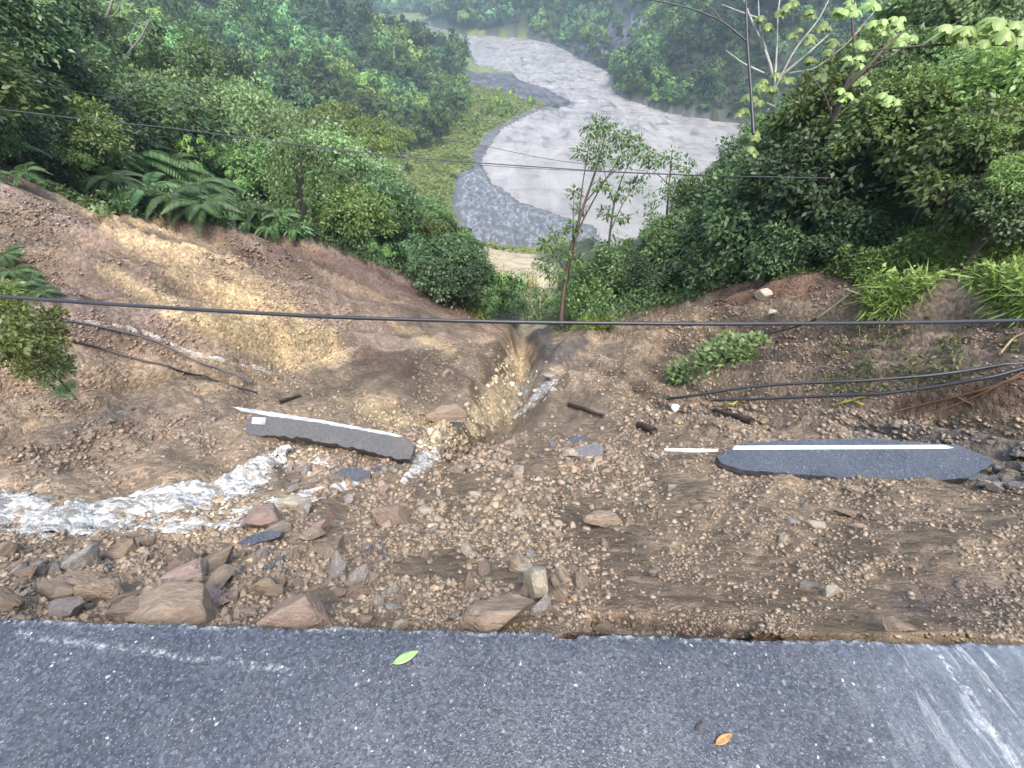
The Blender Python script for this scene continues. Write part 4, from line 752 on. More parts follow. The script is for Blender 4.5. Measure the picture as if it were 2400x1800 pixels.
for i in range(3):
    for mk, lf in (('lf_dark', 'dark'), ('lf_mid', 'mid'), ('lf_light', 'light'), ('lf_olive', 'olive'), ('lf_bright', 'bright')):
        make_proto(f'near_{lf}{i}', mk, 'bark', 1.25, 20 + i, 60, 150, (.105, .5), .045, clr=.34, shell=.4)
        make_proto(f'mid_{lf}{i}', mk, 'bark', 1.3, 40 + i, 40, 120, (.10, .55), .045, clr=.36)
    make_proto(f'tier_light{i}', 'lf_light', 'bark_pale', 1.5, 60 + i, 30, 90, (.12, .5), .035, rad=(1, 1, .42), clr=.40, flat=.35, droop=.3, low=-.2)
    make_proto(f'tier_yellow{i}', 'lf_yellow', 'bark_pale', 1.4, 63 + i, 30, 90, (.12, .5), .035, rad=(1, 1, .45), clr=.40, flat=.4, droop=.3, low=-.2)
    make_proto(f'bush_mid{i}', 'lf_mid', 'bark', .55, 70 + i, 26, 110, (.12, .55), .03, rad=(1, 1, .6), low=-.3)
    make_proto(f'bush_light{i}', 'lf_light', 'bark', .55, 75 + i, 26, 110, (.12, .55), .03, rad=(1, 1, .6), low=-.3)
    make_proto(f'bush_dark{i}', 'lf_dark', 'bark', .55, 80 + i, 26, 110, (.12, .55), .03, rad=(1, 1, .7), low=-.3)
    make_proto(f'bush_yellow{i}', 'lf_yellow', 'bark', .45, 85 + i, 26, 110, (.12, .5), .03, rad=(1, 1, .5), low=-.2)
def plant(key, base, s, label, cat='tree', group=None, name=None, rz=None, sq=1.0, tilt=(0, 0)):
    cm, tm, H = PROTO[key]; r = empty(name or ('bush' if 'bush' in key else 'tree'), base, (tilt[0], tilt[1], random.uniform(0, 6.28) if rz is None else rz), (s, s, s * sq), label, cat, group)
    link('crown', cm, r); link('trunk', tm, r); return r
def tree_px(key, px, py, t, rpx, label, group=None, sq=1.0, cat='tree', tilt=(0, 0)):
    k = key + str(random.randrange(3)) if not key[-1].isdigit() else key; c = P(px, py, t); s = rpx / FPX * t; b = c - np.array((0, 0, PROTO[k][2] * s * sq))
    return plant(k, tuple(b), s, label, cat, group, None, None, sq, tilt)
# --- the dark mass of trees on the right bank
GR = 'dense trees on the right bank'
RT = [('near_dark', 1640, 480, 20, 120), ('near_dark', 1760, 430, 17.5, 130), ('near_mid', 1690, 360, 20, 90), ('near_olive', 1790, 300, 18, 115), ('near_olive', 1940, 300, 15.5, 130), ('near_olive', 2110, 360, 13, 135), ('near_bright', 2180, 210, 13.5, 130), ('near_bright', 2130, 290, 12.2, 60), ('near_bright', 1960, 220, 14.8, 75), ('near_bright', 1850, 150, 18.5, 70), ('near_bright', 2060, 330, 13, 55), ('near_bright', 1740, 250, 19, 55), ('near_bright', 2200, 400, 11.2, 60), ('near_bright', 1690, 420, 18.5, 40),
      ('near_mid', 1930, 190, 17, 110), ('near_mid', 2070, 180, 16, 115), ('near_dark', 1590, 560, 20, 90), ('near_mid', 1470, 540, 24, 85), ('near_dark', 1420, 600, 23, 70), ('near_mid', 1340, 590, 27, 75), ('near_mid', 1500, 440, 27, 60), ('near_dark', 1700, 545, 17.5, 80),
      ('near_dark', 1830, 520, 16, 85), ('near_olive', 1900, 420, 16.5, 90), ('near_mid', 2170, 460, 11.5, 85), ('near_light', 2100, 60, 19, 110), ('near_mid', 1990, 70, 21, 95), ('near_dark', 2200, 30, 21, 110), ('near_mid', 1850, 250, 20, 80),
      ('near_dark', 1540, 480, 26, 60), ('near_mid', 1660, 290, 22, 50), ('near_olive', 2060, 270, 15, 90), ('near_mid', 2300, 340, 12, 120), ('near_dark', 2320, 150, 15, 130), ('near_olive', 1780, 200, 24, 60), ('near_dark', 1960, 500, 15.5, 40), ('near_mid', 1570, 390, 24, 45), ('near_light', 1260, 620, 29, 50)]
WH = ['above the whitish block', 'at the edge of the bare scarp', 'over the river side', 'below the pale big leaves', 'behind the bright vines']
for i, (k, x, y, t, rp) in enumerate(RT):
    d = {'near_dark': 'dark glossy green', 'near_mid': 'mid green', 'near_olive': 'olive green', 'near_light': 'light green', 'near_bright': 'bright yellow green'}[k]
    tree_px(k, x, y, t, rp, f'{d} leafy tree in the dense thicket on the right bank', GR, random.uniform(.85, 1.15))
skeleton_trees_later = True
# --- bright vines and grass on the right bank, grass fringes: ground cover nobody could count
def cover(name, poly, n, mat, ln, wr, up, label, seed, hmax=.25, flop=(0, 0, 0), cull=0):
    r = np.random.default_rng(seed); p = rand_in(poly, n, r); keep = fbm(p[:, 0] / 60, p[:, 1] / 45, 3, seed) > cull - .5; p = p[keep]; n = len(p); g = ground(p[:, 0], p[:, 1]); t = pix(g)[:, 2]
    h = hmax * (.5 + 1.0 * np.clip(fbm(g[:, 0] * .9, g[:, 1] * .9, 3, seed) + .5, 0, 1)) * r.random(n); g[:, 2] += h
    d = unit(r.normal(size=(n, 3)) * (1 - up) + np.array((0, 0, up)) + np.array(flop)); nrm = unit(r.normal(size=(n, 3)) * .5 + (0, -.3, 1)); l = ln * r.uniform(.5, 1.3, n)
    return tag(mesh_np(name, *leaves_np(g, d, nrm, l, l * wr), M[mat]), label, 'undergrowth', kind='stuff')
VINE = [(1830, 605), (1880, 545), (2000, 505), (2110, 480), (2260, 430), (2600, 420), (2600, 690), (2170, 690), (2110, 640), (2050, 600), (1990, 640), (1930, 685), (1850, 698), (1870, 650)]
cover('vines', VINE, 21000, 'lf_vine', .13, .5, .2, 'bright green vines matting the right bank', 1, .45)
cover('long_grass', VINE, 11000, 'lf_vine', .42, .05, .35, 'long bright grass blades flopping over the right bank', 2, .3, (-.5, -.5, -.1), .35)
cover('vines', [(1760, 575), (1880, 545), (2000, 500), (2260, 420), (2320, 560), (2100, 560), (1950, 600), (1850, 620)], 9000, 'lf_bright', .17, .5, .3, 'leafy green fringe spilling from under the right trees', 12, .75)
cover('low_weeds', [(1790, 740), (1900, 690), (2212, 690), (2212, 800), (1900, 850), (1750, 850)], 1300, 'lf_olive', .09, .4, .3, 'sparse weeds scattered over the right slope', 3, .05, (0, 0, 0), .55)
cover('grass_fringe', [(930, 590), (945, 580), (1000, 640), (1065, 688), (1050, 697), (980, 655)], 2600, 'lf_vine', .35, .2, .4, 'bright grass fringe along the left edge of the gully', 4, .5)
cover('grass_fringe', [(1190, 700), (1310, 690), (1330, 712), (1200, 718)], 1200, 'lf_yellow', .3, .2, .4, 'low bright grass at the foot of the slender tree', 5, .3)
cover('dry_reeds', [(1040, 545), (1180, 545), (1195, 620), (1165, 690), (1120, 700), (1118, 640), (1060, 590)], 1600, 'lf_palegrass', 1.1, .10, .55, 'pale dry reeds and weeds on the wash below the gully', 14, .5, (0, 0, 0), .42)
cover('wash_weeds', [(1090, 590), (1180, 570), (1200, 640), (1180, 700), (1115, 705)], 1500, 'lf_mid', .45, .4, .4, 'green weeds pushing through the wash below the gully', 15, .8, (0, 0, 0), .5)
cover('moss_grass', [(1640, 590), (1780, 560), (1880, 560), (1860, 620), (1760, 590), (1650, 612)], 2500, 'lf_olive', .12, .4, .3, 'short grass along the top of the right scarp', 6, .1)
cover('trailing_weeds', [(60, 350), (130, 370), (200, 400), (260, 460), (230, 475), (150, 430), (60, 390)], 2600, 'lf_light', .2, .45, .2, 'trailing weeds over the lip of the left scar', 7, .35)
cover('undergrowth', [(1200, 660), (1350, 600), (1500, 590), (1640, 560), (1640, 600), (1500, 650), (1350, 695), (1200, 720)], 7000, 'lf_mid', .2, .4, .4, 'leafy undergrowth along the right lip of the gully', 8, .9)
cover('undergrowth', [(230, 440), (480, 440), (720, 480), (940, 590), (1050, 680), (1060, 700), (940, 630), (720, 535), (480, 492), (250, 466)], 9000, 'lf_dark', .24, .4, .4, 'dark undergrowth along the left lip of the scar', 9, .8)
# --- ferns and frond clumps
def fern_np(seed, nf, L, pin=.22, arch=1.0, up=.9):
    r = np.random.default_rng(seed); Vs, Fs, off = [], [], 0; RV, RF, ro = [], [], 0
    for k in range(nf):
        a = 6.283 * k / nf + r.uniform(-.3, .3); l = L * r.uniform(.7, 1.1); u = np.linspace(0, 1, 26); e = up * r.uniform(.6, 1.3)
        x = l * u * .85; z = l * (e * u - arch * .95 * u ** 2); p = np.stack([x * np.cos(a), x * np.sin(a), z], -1); t = unit(np.gradient(p, axis=0)); s = unit(np.cross(t, (0, 0, 1.0)))
        w_ = pin * l * np.sin(np.pi * np.clip(u * .92 + .06, 0, 1)) ** .7
        for sg in (-1, 1):
            d = s * sg + t * .45 + np.array((0, 0, -.35)); c = p[2:]; V, F = leaves_np(c, d[2:], np.cross(t, s)[2:] * sg * 0 + (0, 0, 1), w_[2:], np.full(24, l * .045), off, .1); Vs.append(V); Fs.append(F); off += len(V)
        V, F = tube_np(p[::3], np.linspace(.012, .003, len(p[::3])) * L, 4, ro); RV.append(V); RF.append(F); ro += len(V)
    return np.concatenate(Vs), np.concatenate(Fs), np.concatenate(RV), np.concatenate(RF)
FERN = []
for i in range(3):
    a, b, c, d = fern_np(200 + i, 13, 1.0, .24, 1.0, .85); o = mesh_np('fronds', a, b, M['lf_fern']); q = mesh_np('stems', c, d, M['lf_olive']); FERN.append((o.data, q.data)); bpy.data.objects.remove(o); bpy.data.objects.remove(q)
def fern(px, py, spx, label, group=None, lift=.1, t=None):
    g = ground(px, py)[0] if t is None else P(px, py, t); tt = pix(g)[2]; s = .82 * spx / FPX * tt; m = FERN[random.randrange(3)]
    r = empty('fern', (g[0], g[1], g[2] + lift * s), (random.uniform(-.15, .15), random.uniform(-.1, .1), random.uniform(0, 6.28)), s, label, 'fern', group); link('fronds', m[0], r); link('stems', m[1], r)
for x, y, s in [(260, 415, 110), (330, 445, 120), (390, 455, 120), (450, 470, 110), (300, 380, 140), (370, 400, 130), (430, 430, 110), (500, 480, 80), (240, 370, 120), (340, 350, 120), (410, 380, 110), (470, 430, 100)]: fern(x, y, s, 'arching grey green fern on the lip of the left scar', 'ferns above the left scar', .25)
for x, y, s in [(540, 490, 60), (590, 500, 60), (640, 505, 50), (610, 480, 60), (560, 470, 50)]: fern(x, y, s, 'pale leafy fern at the foot of the vine column', 'ferns by the vine column', .2)
for x, y, s in [(1340, 640, 50), (1400, 640, 55), (1440, 625, 55), (1370, 660, 45), (1310, 665, 40), (1480, 615, 45)]: fern(x, y, s, 'bluish fern under the trees right of the gully', 'ferns right of the gully', .2)
for x, y, s, t in [(20, 330, 90, 19), (60, 380, 60, 17.5), (-20, 390, 70, 17), (30, 200, 90, 24)]: fern(x, y, s, 'pale fern by the left edge of the picture', 'ferns at the far left', .1, t)
for x, y, s in [(15, 560, 70), (40, 600, 70), (70, 620, 60), (10, 640, 70), (100, 640, 50)]: fern(x, y, s, 'small pale fern on the left slope above the hanging bush', 'ferns above the hanging bush', .15)
# --- the hanging bush at the left edge, the uprooted bush, the slender tree, the vine column
tree_px('bush_yellow', 10, 720, 6.0, 95, 'bright green bush hanging in from the left edge', None, 1.1, 'bush')
tree_px('bush_yellow', 75, 760, 6.2, 70, 'lower part of bright green foliage drooping over the left slope', None, 1.1, 'bush')
tree_px('bush_light', 115, 805, 6.3, 42, 'small tuft of green leaves at the tip of the hanging bush', None, 1.1, 'bush')
tree_px('bush_yellow', -60, 660, 6.0, 80, 'yellow green bush at the extreme left edge', None, 1.1, 'bush')
tree_px('bush_light', 145, 840, 6.6, 22, 'last sprig of leaves trailing below the hanging bush', None, .8, 'bush')
def uprooted():
    r = empty('uprooted_bush', tuple(gp(1550, 790)), label='uprooted green bush lying on the right slope', cat='bush'); rr = np.random.default_rng(5); Vs, Fs, off = [], [], 0; b = np.array(r.location)
    for px, py, s in [(1480, 798, 38), (1520, 785, 40), (1560, 770, 42), (1600, 752, 40), (1575, 735, 30), (1630, 738, 28), (1460, 806, 22), (1540, 755, 26), (1610, 770, 28)]:
        c = ground(px, py + 12)[0] + (0, 0, .1); n = 150; k = s / FPX * pix(c)[2]; d = unit(rr.normal(size=(n, 3)) + (0, 0, .3)); q = c + d * k * (rr.random(n) ** .5)[:, None] * (1, 1, .7)
        V, F = leaves_np(q - b, d + rr.normal(size=(n, 3)) * .5 + (-.4, 0, -.2), (0, -.3, 1) + rr.normal(size=(n, 3)) * .5, rr.uniform(.10, .2, n), rr.uniform(.06, .11, n), off); Vs.append(V); Fs.append(F); off += len(V)
    mesh_np('foliage', np.concatenate(Vs), np.concatenate(Fs), M['lf_light'], r)
    V, F = tube_np(np.array(onground([(1455, 805), (1520, 790), (1580, 768), (1645, 735)], .1)) - b, np.linspace(.015, .035, 4), 6); mesh_np('stem', V, F, M['bark'], r, True)
uprooted()
def skeleton_tree(name, stems, clumps, mat, bark, label, leaf, cat='tree', per=60, seed=1, flat=.45, droop=.35):
    """stems: list of (pixel polyline with depth, r0, r1); clumps: (px, py, t, radius px)"""
    b = np.array(P(*stems[0][0][0])); r = empty(name, tuple(b), label=label, cat=cat); rr = np.random.default_rng(seed); Vs, Fs, off = [], [], 0
    for L, a, c in stems:
        V, F = tube_np(smooth_line(pl(L), 20) - b, np.linspace(a, c, 20), 6, off); Vs.append(V); Fs.append(F); off += len(V)
    mesh_np('trunk', np.concatenate(Vs), np.concatenate(Fs), M[bark], r, True)
    if clumps:
        Vs, Fs, off = [], [], 0
        for px, py, t, rp in clumps:
            n = int(per * (rp / 30) ** 1.3) + 8; c = P(px, py, t); k = rp / FPX * t; d = unit(rr.normal(size=(n, 3))); q = c + d * k * (rr.random(n) ** .5)[:, None] * (1, 1, flat)
            V, F = leaves_np(q - b, d + rr.normal(size=(n, 3)) * .5 + (0, 0, -droop), (0, 0, 1.2) + rr.normal(size=(n, 3)) * .5, leaf[0] * rr.uniform(.6, 1.3, n), leaf[0] * leaf[1] * rr.uniform(.8, 1.2, n), off); Vs.append(V); Fs.append(F); off += len(V)
        mesh_np('crown', np.concatenate(Vs), np.concatenate(Fs), M[mat], r)
    return r
_cl = [(1300, 268, 28), (1275, 285, 26), (1325, 285, 30), (1290, 310, 32), (1345, 300, 28), (1375, 310, 30), (1260, 330, 24), (1320, 335, 34), (1390, 335, 30), (1350, 350, 28), (1285, 350, 24), (1410, 350, 22), (1240, 415, 20), (1300, 400, 22), (1340, 420, 24), (1255, 450, 18), (1370, 400, 22), (1235, 490, 22), (1200, 505, 24), (1180, 530, 24), (1215, 545, 26), (1175, 570, 24), (1245, 560, 22), (1195, 590, 28), (1230, 600, 22), (1310, 460, 20), (1345, 470, 18)]
skeleton_tree('slender_tree', [([(1212, 705, 25), (1214, 660, 25), (1224, 590, 25), (1238, 520, 25), (1262, 440, 25), (1290, 360, 25), (1308, 290, 25)], .14, .035), ([(1238, 520, 25), (1262, 470, 25.3), (1300, 400, 25.5), (1340, 340, 25.5), (1372, 305, 25.5)], .06, .02), ([(1224, 590, 25), (1243, 530, 24.6), (1250, 470, 24.6), (1258, 400, 24.6), (1275, 300, 24.6)], .06, .02), ([(1224, 590, 25), (1205, 560, 24.8), (1185, 530, 24.8)], .04, .015), ([(1238, 520, 25), (1238, 480, 25.2), (1240, 420, 25.2)], .04, .015), ([(1262, 440, 25), (1300, 395, 24.6), (1345, 355, 24.6)], .04, .015)],
    [(x, y, 25 + random.uniform(-.8, .8), r) for x, y, r in _cl], 'lf_mid', 'wood_dark', 'slender sparse tree leaning up in front of the river', (.30, .4), per=105, seed=3)
skeleton_tree('slender_tree', [([(1312, 560, 30), (1318, 500, 30), (1326, 440, 30), (1345, 380, 30), (1370, 330, 30)], .09, .03), ([(1318, 500, 30), (1345, 440, 30), (1380, 390, 30)], .05, .02), ([(1326, 440, 30), (1310, 390, 30), (1300, 350, 30)], .05, .02)],
    [(x, y, 30, r) for x, y, r in [(1370, 330, 26), (1400, 370, 26), (1340, 380, 22), (1385, 410, 22), (1310, 360, 20), (1290, 520, 18), (1340, 510, 18)]], 'lf_mid', 'bark', 'thinner sparse tree just behind the leaning one', (.30, .4), per=30, seed=4)
skeleton_tree('slender_tree', [([(1440, 470, 29), (1445, 400, 29), (1450, 350, 29), (1452, 325, 29)], .08, .03), ([(1445, 400, 29), (1425, 380, 29), (1410, 370, 29)], .04, .02)], [(x, y, 29, q_) for x, y, q_ in [(1450, 335, 24), (1475, 350, 24), (1430, 350, 22), (1460, 375, 22), (1490, 360, 16), (1440, 400, 22), (1420, 430, 26), (1460, 430, 26), (1400, 460, 24)]], 'lf_mid', 'bark', 'leafy young tree top between the slender trees and the dark thicket', (.26, .5), per=70, seed=6, flat=.6)
def vine_column():
    g = np.array(P(645, 505, 31)); r = empty('vine_column', tuple(g), label='tree stump cloaked in hanging vines above the left scar', cat='vine'); rr = np.random.default_rng(8); n = 9000; px = 648 + rr.normal(size=n) * 42; top = 300 + 25 * np.abs((px - 640) / 75) ** 1.5 + 30 * fbm(px / 18, px * 0, 3, 5); bot = 500 + 18 * fbm(px / 14, px * 0, 2, 6) - 40 * np.abs((px - 645) / 75)
    py = top + (bot - top) * rr.random(n) ** 1.2; keep = (np.abs(px - 648) < 82) & (py < bot) & (fbm(px / 9, py / 50, 3, 12) > -.12); px, py = px[keep], py[keep]; n = len(px)
    t = 31 - 1.6 * np.sqrt(np.clip(1 - ((px - 648) / 86) ** 2, 0, 1)) + rr.normal(size=n) * .5; c = P(px, py, t) - g
    V, F = leaves_np(c, np.array((0, -.2, -1)) + rr.normal(size=(n, 3)) * .55, np.array((0, -1, .5)) + rr.normal(size=(n, 3)) * .5, rr.uniform(.14, .3, n), rr.uniform(.08, .16, n)); mesh_np('foliage', V, F, M['lf_mid'], r)
    V, F = tube_np(np.array(pl([(650, 520, 31.6), (646, 420, 31.6), (640, 310, 31.6)])) - g, [.5, .45, .3], 8); mesh_np('trunk', V, F, M['bark'], r, True)
vine_column()
# --- big-leaved pale branches at the top right
def whorl_np(c, rad, seed, off):
    r = np.random.default_rng(seed); Vs, Fs = [], []; k = r.integers(6, 9); q = np.array((-1, -.6, 0, .6, 1.0)); u = np.linspace(0, 1, 7)
    for i in range(k):
        a = 6.283 * i / k + r.uniform(-.3, .3); l = rad * r.uniform(.8, 1.25); w_ = .36 * l * np.sin(np.pi * np.clip(u * .88 + .06, 0, 1)) ** .6; d0 = np.array((np.cos(a), np.sin(a), 0)); s = np.array((-np.sin(a), np.cos(a), 0))
        p = c + np.outer(l * u * .85, d0) + np.outer(l * (.25 * u - r.uniform(.7, 1.0) * u ** 2), (0, 0, 1.0)); V = p[:, None] + (w_[:, None] * q[None])[..., None] * s; V[..., 2] -= np.abs(q)[None] * w_[:, None] * .45
        Vs.append(V.reshape(-1, 3)); Fs.append(grid_faces(7, 5) + off); off += 35
    return np.concatenate(Vs), np.concatenate(Fs), off
def bigleaf_tree(name, stems, wh, label, bark, seed):
    b = np.array(P(*stems[0][0][0])); r = empty(name, tuple(b), label=label, cat='tree'); Vs, Fs, off = [], [], 0
    for L, a, c in stems: V, F = tube_np(smooth_line(pl(L), 18) - b, np.linspace(a, c, 18), 6, off); Vs.append(V); Fs.append(F); off += len(V)
    mesh_np('trunk', np.concatenate(Vs), np.concatenate(Fs), M[bark], r, True); Vs, Fs, off = [], [], 0
    for i, (x, y, t, rp) in enumerate(wh): V, F, off = whorl_np(P(x, y, t) - b, rp / FPX * t, seed + i, off); Vs.append(V); Fs.append(F)
    mesh_np('leaves', np.concatenate(Vs), np.concatenate(Fs), M['lf_big'], r, True)
def Z(x, y): return 1474.7 + x * .3334, y * .3334
W1 = [(510, 100), (560, 160), (640, 60), (690, 20), (830, 60), (720, 210), (845, 240), (910, 160), (990, 260), (950, 330), (850, 380), (640, 470), (700, 500), (910, 470), (530, 540), (430, 610), (510, 640), (400, 700), (570, 590), (450, 950), (480, 850)]
bigleaf_tree('pale_tree', [([(1672, 230, 12.6), (1668, 150, 12), (1650, 100, 12), (1628, 55, 12), (1605, 0, 12), (1600, -60, 12)], .045, .017), ([(1672, 200, 12), (1678, 110, 12), (1680, 30, 11.8), (1690, -40, 11.8)], .034, .012), ([(1674, 190, 12), (1715, 110, 11.6), (1770, 40, 11.4), (1800, -20, 11.4)], .030, .011), ([(1680, 170, 12), (1740, 120, 11.6), (1790, 75, 11.5)], .045, .015), ([(1650, 158, 12), (1605, 137, 12), (1567, 108, 12)], .03, .012), ([(1690, 160, 12), (1760, 150, 11.6), (1830, 95, 11.2), (1905, 5, 11)], .025, .011), ([(1672, 230, 12.2), (1640, 215, 12), (1610, 230, 12)], .03, .01), ([(1640, 40, 12), (1610, 30, 12.2), (1560, 10, 12.4)], .03, .012), ([(1655, 110, 12), (1640, 60, 11.8), (1638, 0, 11.6)], .03, .012)],
    [(*Z(x, y), random.uniform(11.2, 12), 16) for x, y in W1] + [(*Z(x + random.uniform(-45, 45), y + random.uniform(-35, 35)), random.uniform(11.2, 12), 13) for x, y in W1 for _ in (0, 1)], 'pale barked tree with drooping lime green leaf whorls at the top right', 'bark_pale', 300)
W2 = [(1020, 50), (1100, 30), (1250, 20), (1290, 150), (1400, 130), (1400, 240), (1480, 230), (1110, 380), (1170, 490), (1080, 600), (1350, 620), (1340, 190), (1250, 130), (1200, 280)]
bigleaf_tree('pale_tree', [([(1800, 260, 11), (1825, 190, 10.5), (1870, 150, 10.2), (1905, 110, 10), (1960, 60, 10)], .07, .02), ([(1825, 190, 10.5), (1850, 130, 10.3), (1840, 40, 10.3), (1850, -20, 10.3)], .04, .015), ([(1800, 260, 11), (1780, 200, 10.6), (1740, 150, 10.6)], .03, .012), ([(1870, 150, 10.2), (1930, 120, 9.8), (1970, 80, 9.8)], .03, .012)], [(*Z(x, y), random.uniform(9.8, 10.8), 18) for x, y in W2] + [(*Z(x + random.uniform(-60, 60), y + random.uniform(-35, 45)), random.uniform(9.8, 10.8), 15) for x, y in W2 for _ in (0, 1, 2)], 'second big leaved tree with lime green whorls over the olive thicket', 'bark', 400)
W3 = [(1700, 210), (1800, 230), (1850, 170), (2000, 150), (2100, 200), (1980, 220), (2150, 160), (1900, 190), (2050, 120), (2200, 210), (1760, 180), (2260, 150)]
bigleaf_tree('pale_tree', [([(2330, 110, 7.2), (2212, 98, 7.4), (2100, 94, 7.6), (2000, 98, 7.8), (1900, 107, 8.2), (1850, 115, 8.4)], .03, .012), ([(2100, 94, 7.6), (2080, 75, 7.6), (2070, 55, 7.6)], .012, .006), ([(2200, 97, 7.4), (2190, 70, 7.4), (2180, 50, 7.4)], .012, .006)], [(*Z(x, y), random.uniform(7.2, 7.9), 28) for x, y in W3] + [(*Z(x + random.uniform(-80, 80), y + random.uniform(-30, 50)), random.uniform(7.3, 8.2), 22) for x, y in W3 for _ in (0, 1)], 'arching branch with large pale leaves reaching in from the top right corner', 'bark', 500)
skeleton_tree('bare_tree', [([(1628, 290, 11), (1622, 190, 11), (1614, 90, 11), (1611, 0, 11), (1608, -120, 11)], .042, .026), ([(1612, 88, 11), (1560, 45, 11), (1500, 20, 11), (1430, 3, 11), (1340, -10, 11)], .022, .012), ([(1560, 45, 11), (1540, 20, 11), (1500, 0, 11), (1470, -30, 11)], .015, .006)], None, None, 'cable', 'thin dark bare trunk with one side branch at the top', (.2, .5))
# --- bare grey trees at the top left
for i, st in enumerate([[([(215, 130, 42), (212, 100, 42), (205, 80, 42), (225, 50, 42), (240, 10, 42), (250, -30, 42)], .22, .06), ([(205, 80, 42), (190, 55, 42), (165, 20, 42), (150, -20, 42)], .12, .04), ([(225, 50, 42), (250, 30, 42), (265, 0, 42)], .08, .03)], [([(265, 130, 48), (285, 105, 48), (305, 80, 48), (320, 50, 48), (330, 20, 48)], .14, .04), ([(285, 105, 48), (280, 80, 48), (300, 40, 48)], .08, .03)], [([(225, 205, 36), (205, 170, 36), (195, 150, 36), (200, 120, 36)], .12, .05), ([(205, 170, 36), (190, 120, 36), (170, 60, 36)], .08, .03)]]):
    skeleton_tree('bare_tree', st, None, None, 'wood_grey', ['pale bare forked tree against the forest at the top left', 'second thinner bare tree right of the forked one', 'low leaning bare trunk below the forked bare tree'][i], (.2, .5))

# --- everything else that grows: trees one by one near us, one wooded mass far off
LT = [('near_dark', 40, 60, 26, 110), ('near_dark', -40, 180, 22, 120), ('near_mid', 110, 150, 34, 85), ('near_dark', 30, 240, 24, 80), ('near_light', 100, 290, 25, 60), ('near_mid', 70, 330, 23, 55), ('near_dark', 20, 300, 21, 70), ('near_mid', 150, 60, 44, 70), ('near_mid', 170, 180, 40, 60), ('near_light', 130, 265, 26, 42), ('near_dark', -70, 40, 24, 120), ('near_dark', 110, 20, 40, 80), ('near_mid', -60, 300, 18, 70)]
for k, x, y, t, rp in LT: tree_px(k, x, y, t, rp, {'near_dark': 'dark', 'near_mid': 'mid green', 'near_light': 'light green'}[k] + ' bushy tree crowding the left edge of the picture', 'trees at the left edge', random.uniform(.9, 1.2))
def scatter_trees():
    r = np.random.default_rng(21); bands = [(24, 34, 1.25), (34, 50, 1.7), (50, 80, 2.3), (80, 130, 3.0), (130, 220, 3.3), (220, 420, 3.5), (420, 800, 4.2), (800, 1900, 10)]; out = []
    for r0, r1, cr in bands:
        A = (r1 * r1 - r0 * r0) * R(118) / 2; n = int(A / (cr * cr * .8)); th = r.uniform(R(-59), R(59), n); rr = np.sqrt(r.uniform(r0 * r0, r1 * r1, n)); x, y = rr * np.sin(th), rr * np.cos(th); z = zf(x, y); q = pix(np.stack([x, y, z], -1))
        ok = (q[:, 0] > -260) & (q[:, 0] < 2480) & (q[:, 1] > -420) & ~inpoly(q[:, 0], q[:, 1], SCAR) & ((z > RZ + 4) | (x > 50) & (z > RZ + .8) | inpoly(q[:, 0], q[:, 1], [(780, 150), (960, 165), (1005, 190), (1015, 232), (985, 275), (950, 318), (885, 340), (780, 345)]))
        if r0 > 60: ok &= ~inpoly(x, y, river_xy)
        x, y, z, q = x[ok], y[ok], z[ok], q[ok]; cell = {}
        for i in range(len(x)):
            s = cr * r.choice((.6, .85, 1.0, 1.3, 1.9), p=(.25, .27, .23, .17, .08)) * r.uniform(.9, 1.1); ci = (int(x[i] / (cr * 1.5)), int(y[i] / (cr * 1.5))); 
            if any((x[i] - a) ** 2 + (y[i] - b) ** 2 < (1.0 * cr) ** 2 for dx in (-1, 0, 1) for dy in (-1, 0, 1) for a, b in cell.get((ci[0] + dx, ci[1] + dy), ())): continue
            cell.setdefault(ci, []).append((x[i], y[i])); out.append((x[i], y[i], z[i], s, q[i, 0], q[i, 1], q[i, 2]))
    return np.array(out)
T = scatter_trees()
T = T[~(inpoly(T[:, 4], T[:, 5], CLIFF) & (rng.random(len(T)) < .62))]
T = T[np.argsort(T[:, 6] / T[:, 3])]
# keep the view over the river open: nothing tall on the steep foot between the gully and the flat
def clear(T):
    top = pix(np.stack([T[:, 0], T[:, 1], T[:, 2] + T[:, 3] * 2.0], -1)); a = inpoly(top[:, 0], top[:, 1], [(880, 395), (1010, 240), (1640, 60), (1640, 420), (1330, 560), (1150, 640), (1060, 570), (960, 480)]) & (T[:, 6] < 200)
    return T[~a]
T = clear(T); 
_tq = pix(np.stack([T[:, 0], T[:, 1], T[:, 2] + T[:, 3] * 1.3], -1)); _lip = (T[:, 6] < 34) & (_tq[:, 0] > 210) & (_tq[:, 0] < 740) | (T[:, 6] < 40) & (_tq[:, 0] > 560) & (_tq[:, 0] < 740) & (_tq[:, 1] > 340); T = T[~(_lip | (T[:, 6] < 260) & inpoly(_tq[:, 0], _tq[:, 1], [(1100, 555), (1200, 545), (1200, 700), (1120, 705), (1118, 640)]))]
near, far = T[:235], T[235:]
for x, y, t, rp in [(250, 180, 62, 75), (330, 240, 58, 80), (200, 260, 52, 60), (420, 220, 68, 75), (440, 310, 55, 60), (310, 310, 46, 50), (520, 290, 70, 60), (560, 320, 62, 48), (380, 160, 75, 55), (230, 320, 42, 40)]: tree_px('tier_light', x, y, t, rp, 'pale green feathery tree with a spreading top on the left slope', 'feathery trees on the left slope', random.uniform(.9, 1.3))
for x, y, t, rp in [(640, 275, 85, 55), (720, 265, 95, 60), (785, 285, 92, 50), (800, 325, 82, 45), (700, 325, 75, 45), (560, 250, 90, 50), (860, 300, 110, 36)]: tree_px('tier_yellow', x, y, t, rp, 'yellowish umbrella shaped tree in the middle of the left slope', 'umbrella trees on the left slope', random.uniform(.9, 1.2))
def where(px, py): return 'left of the gully' if px < 1106 else 'right of the gully'
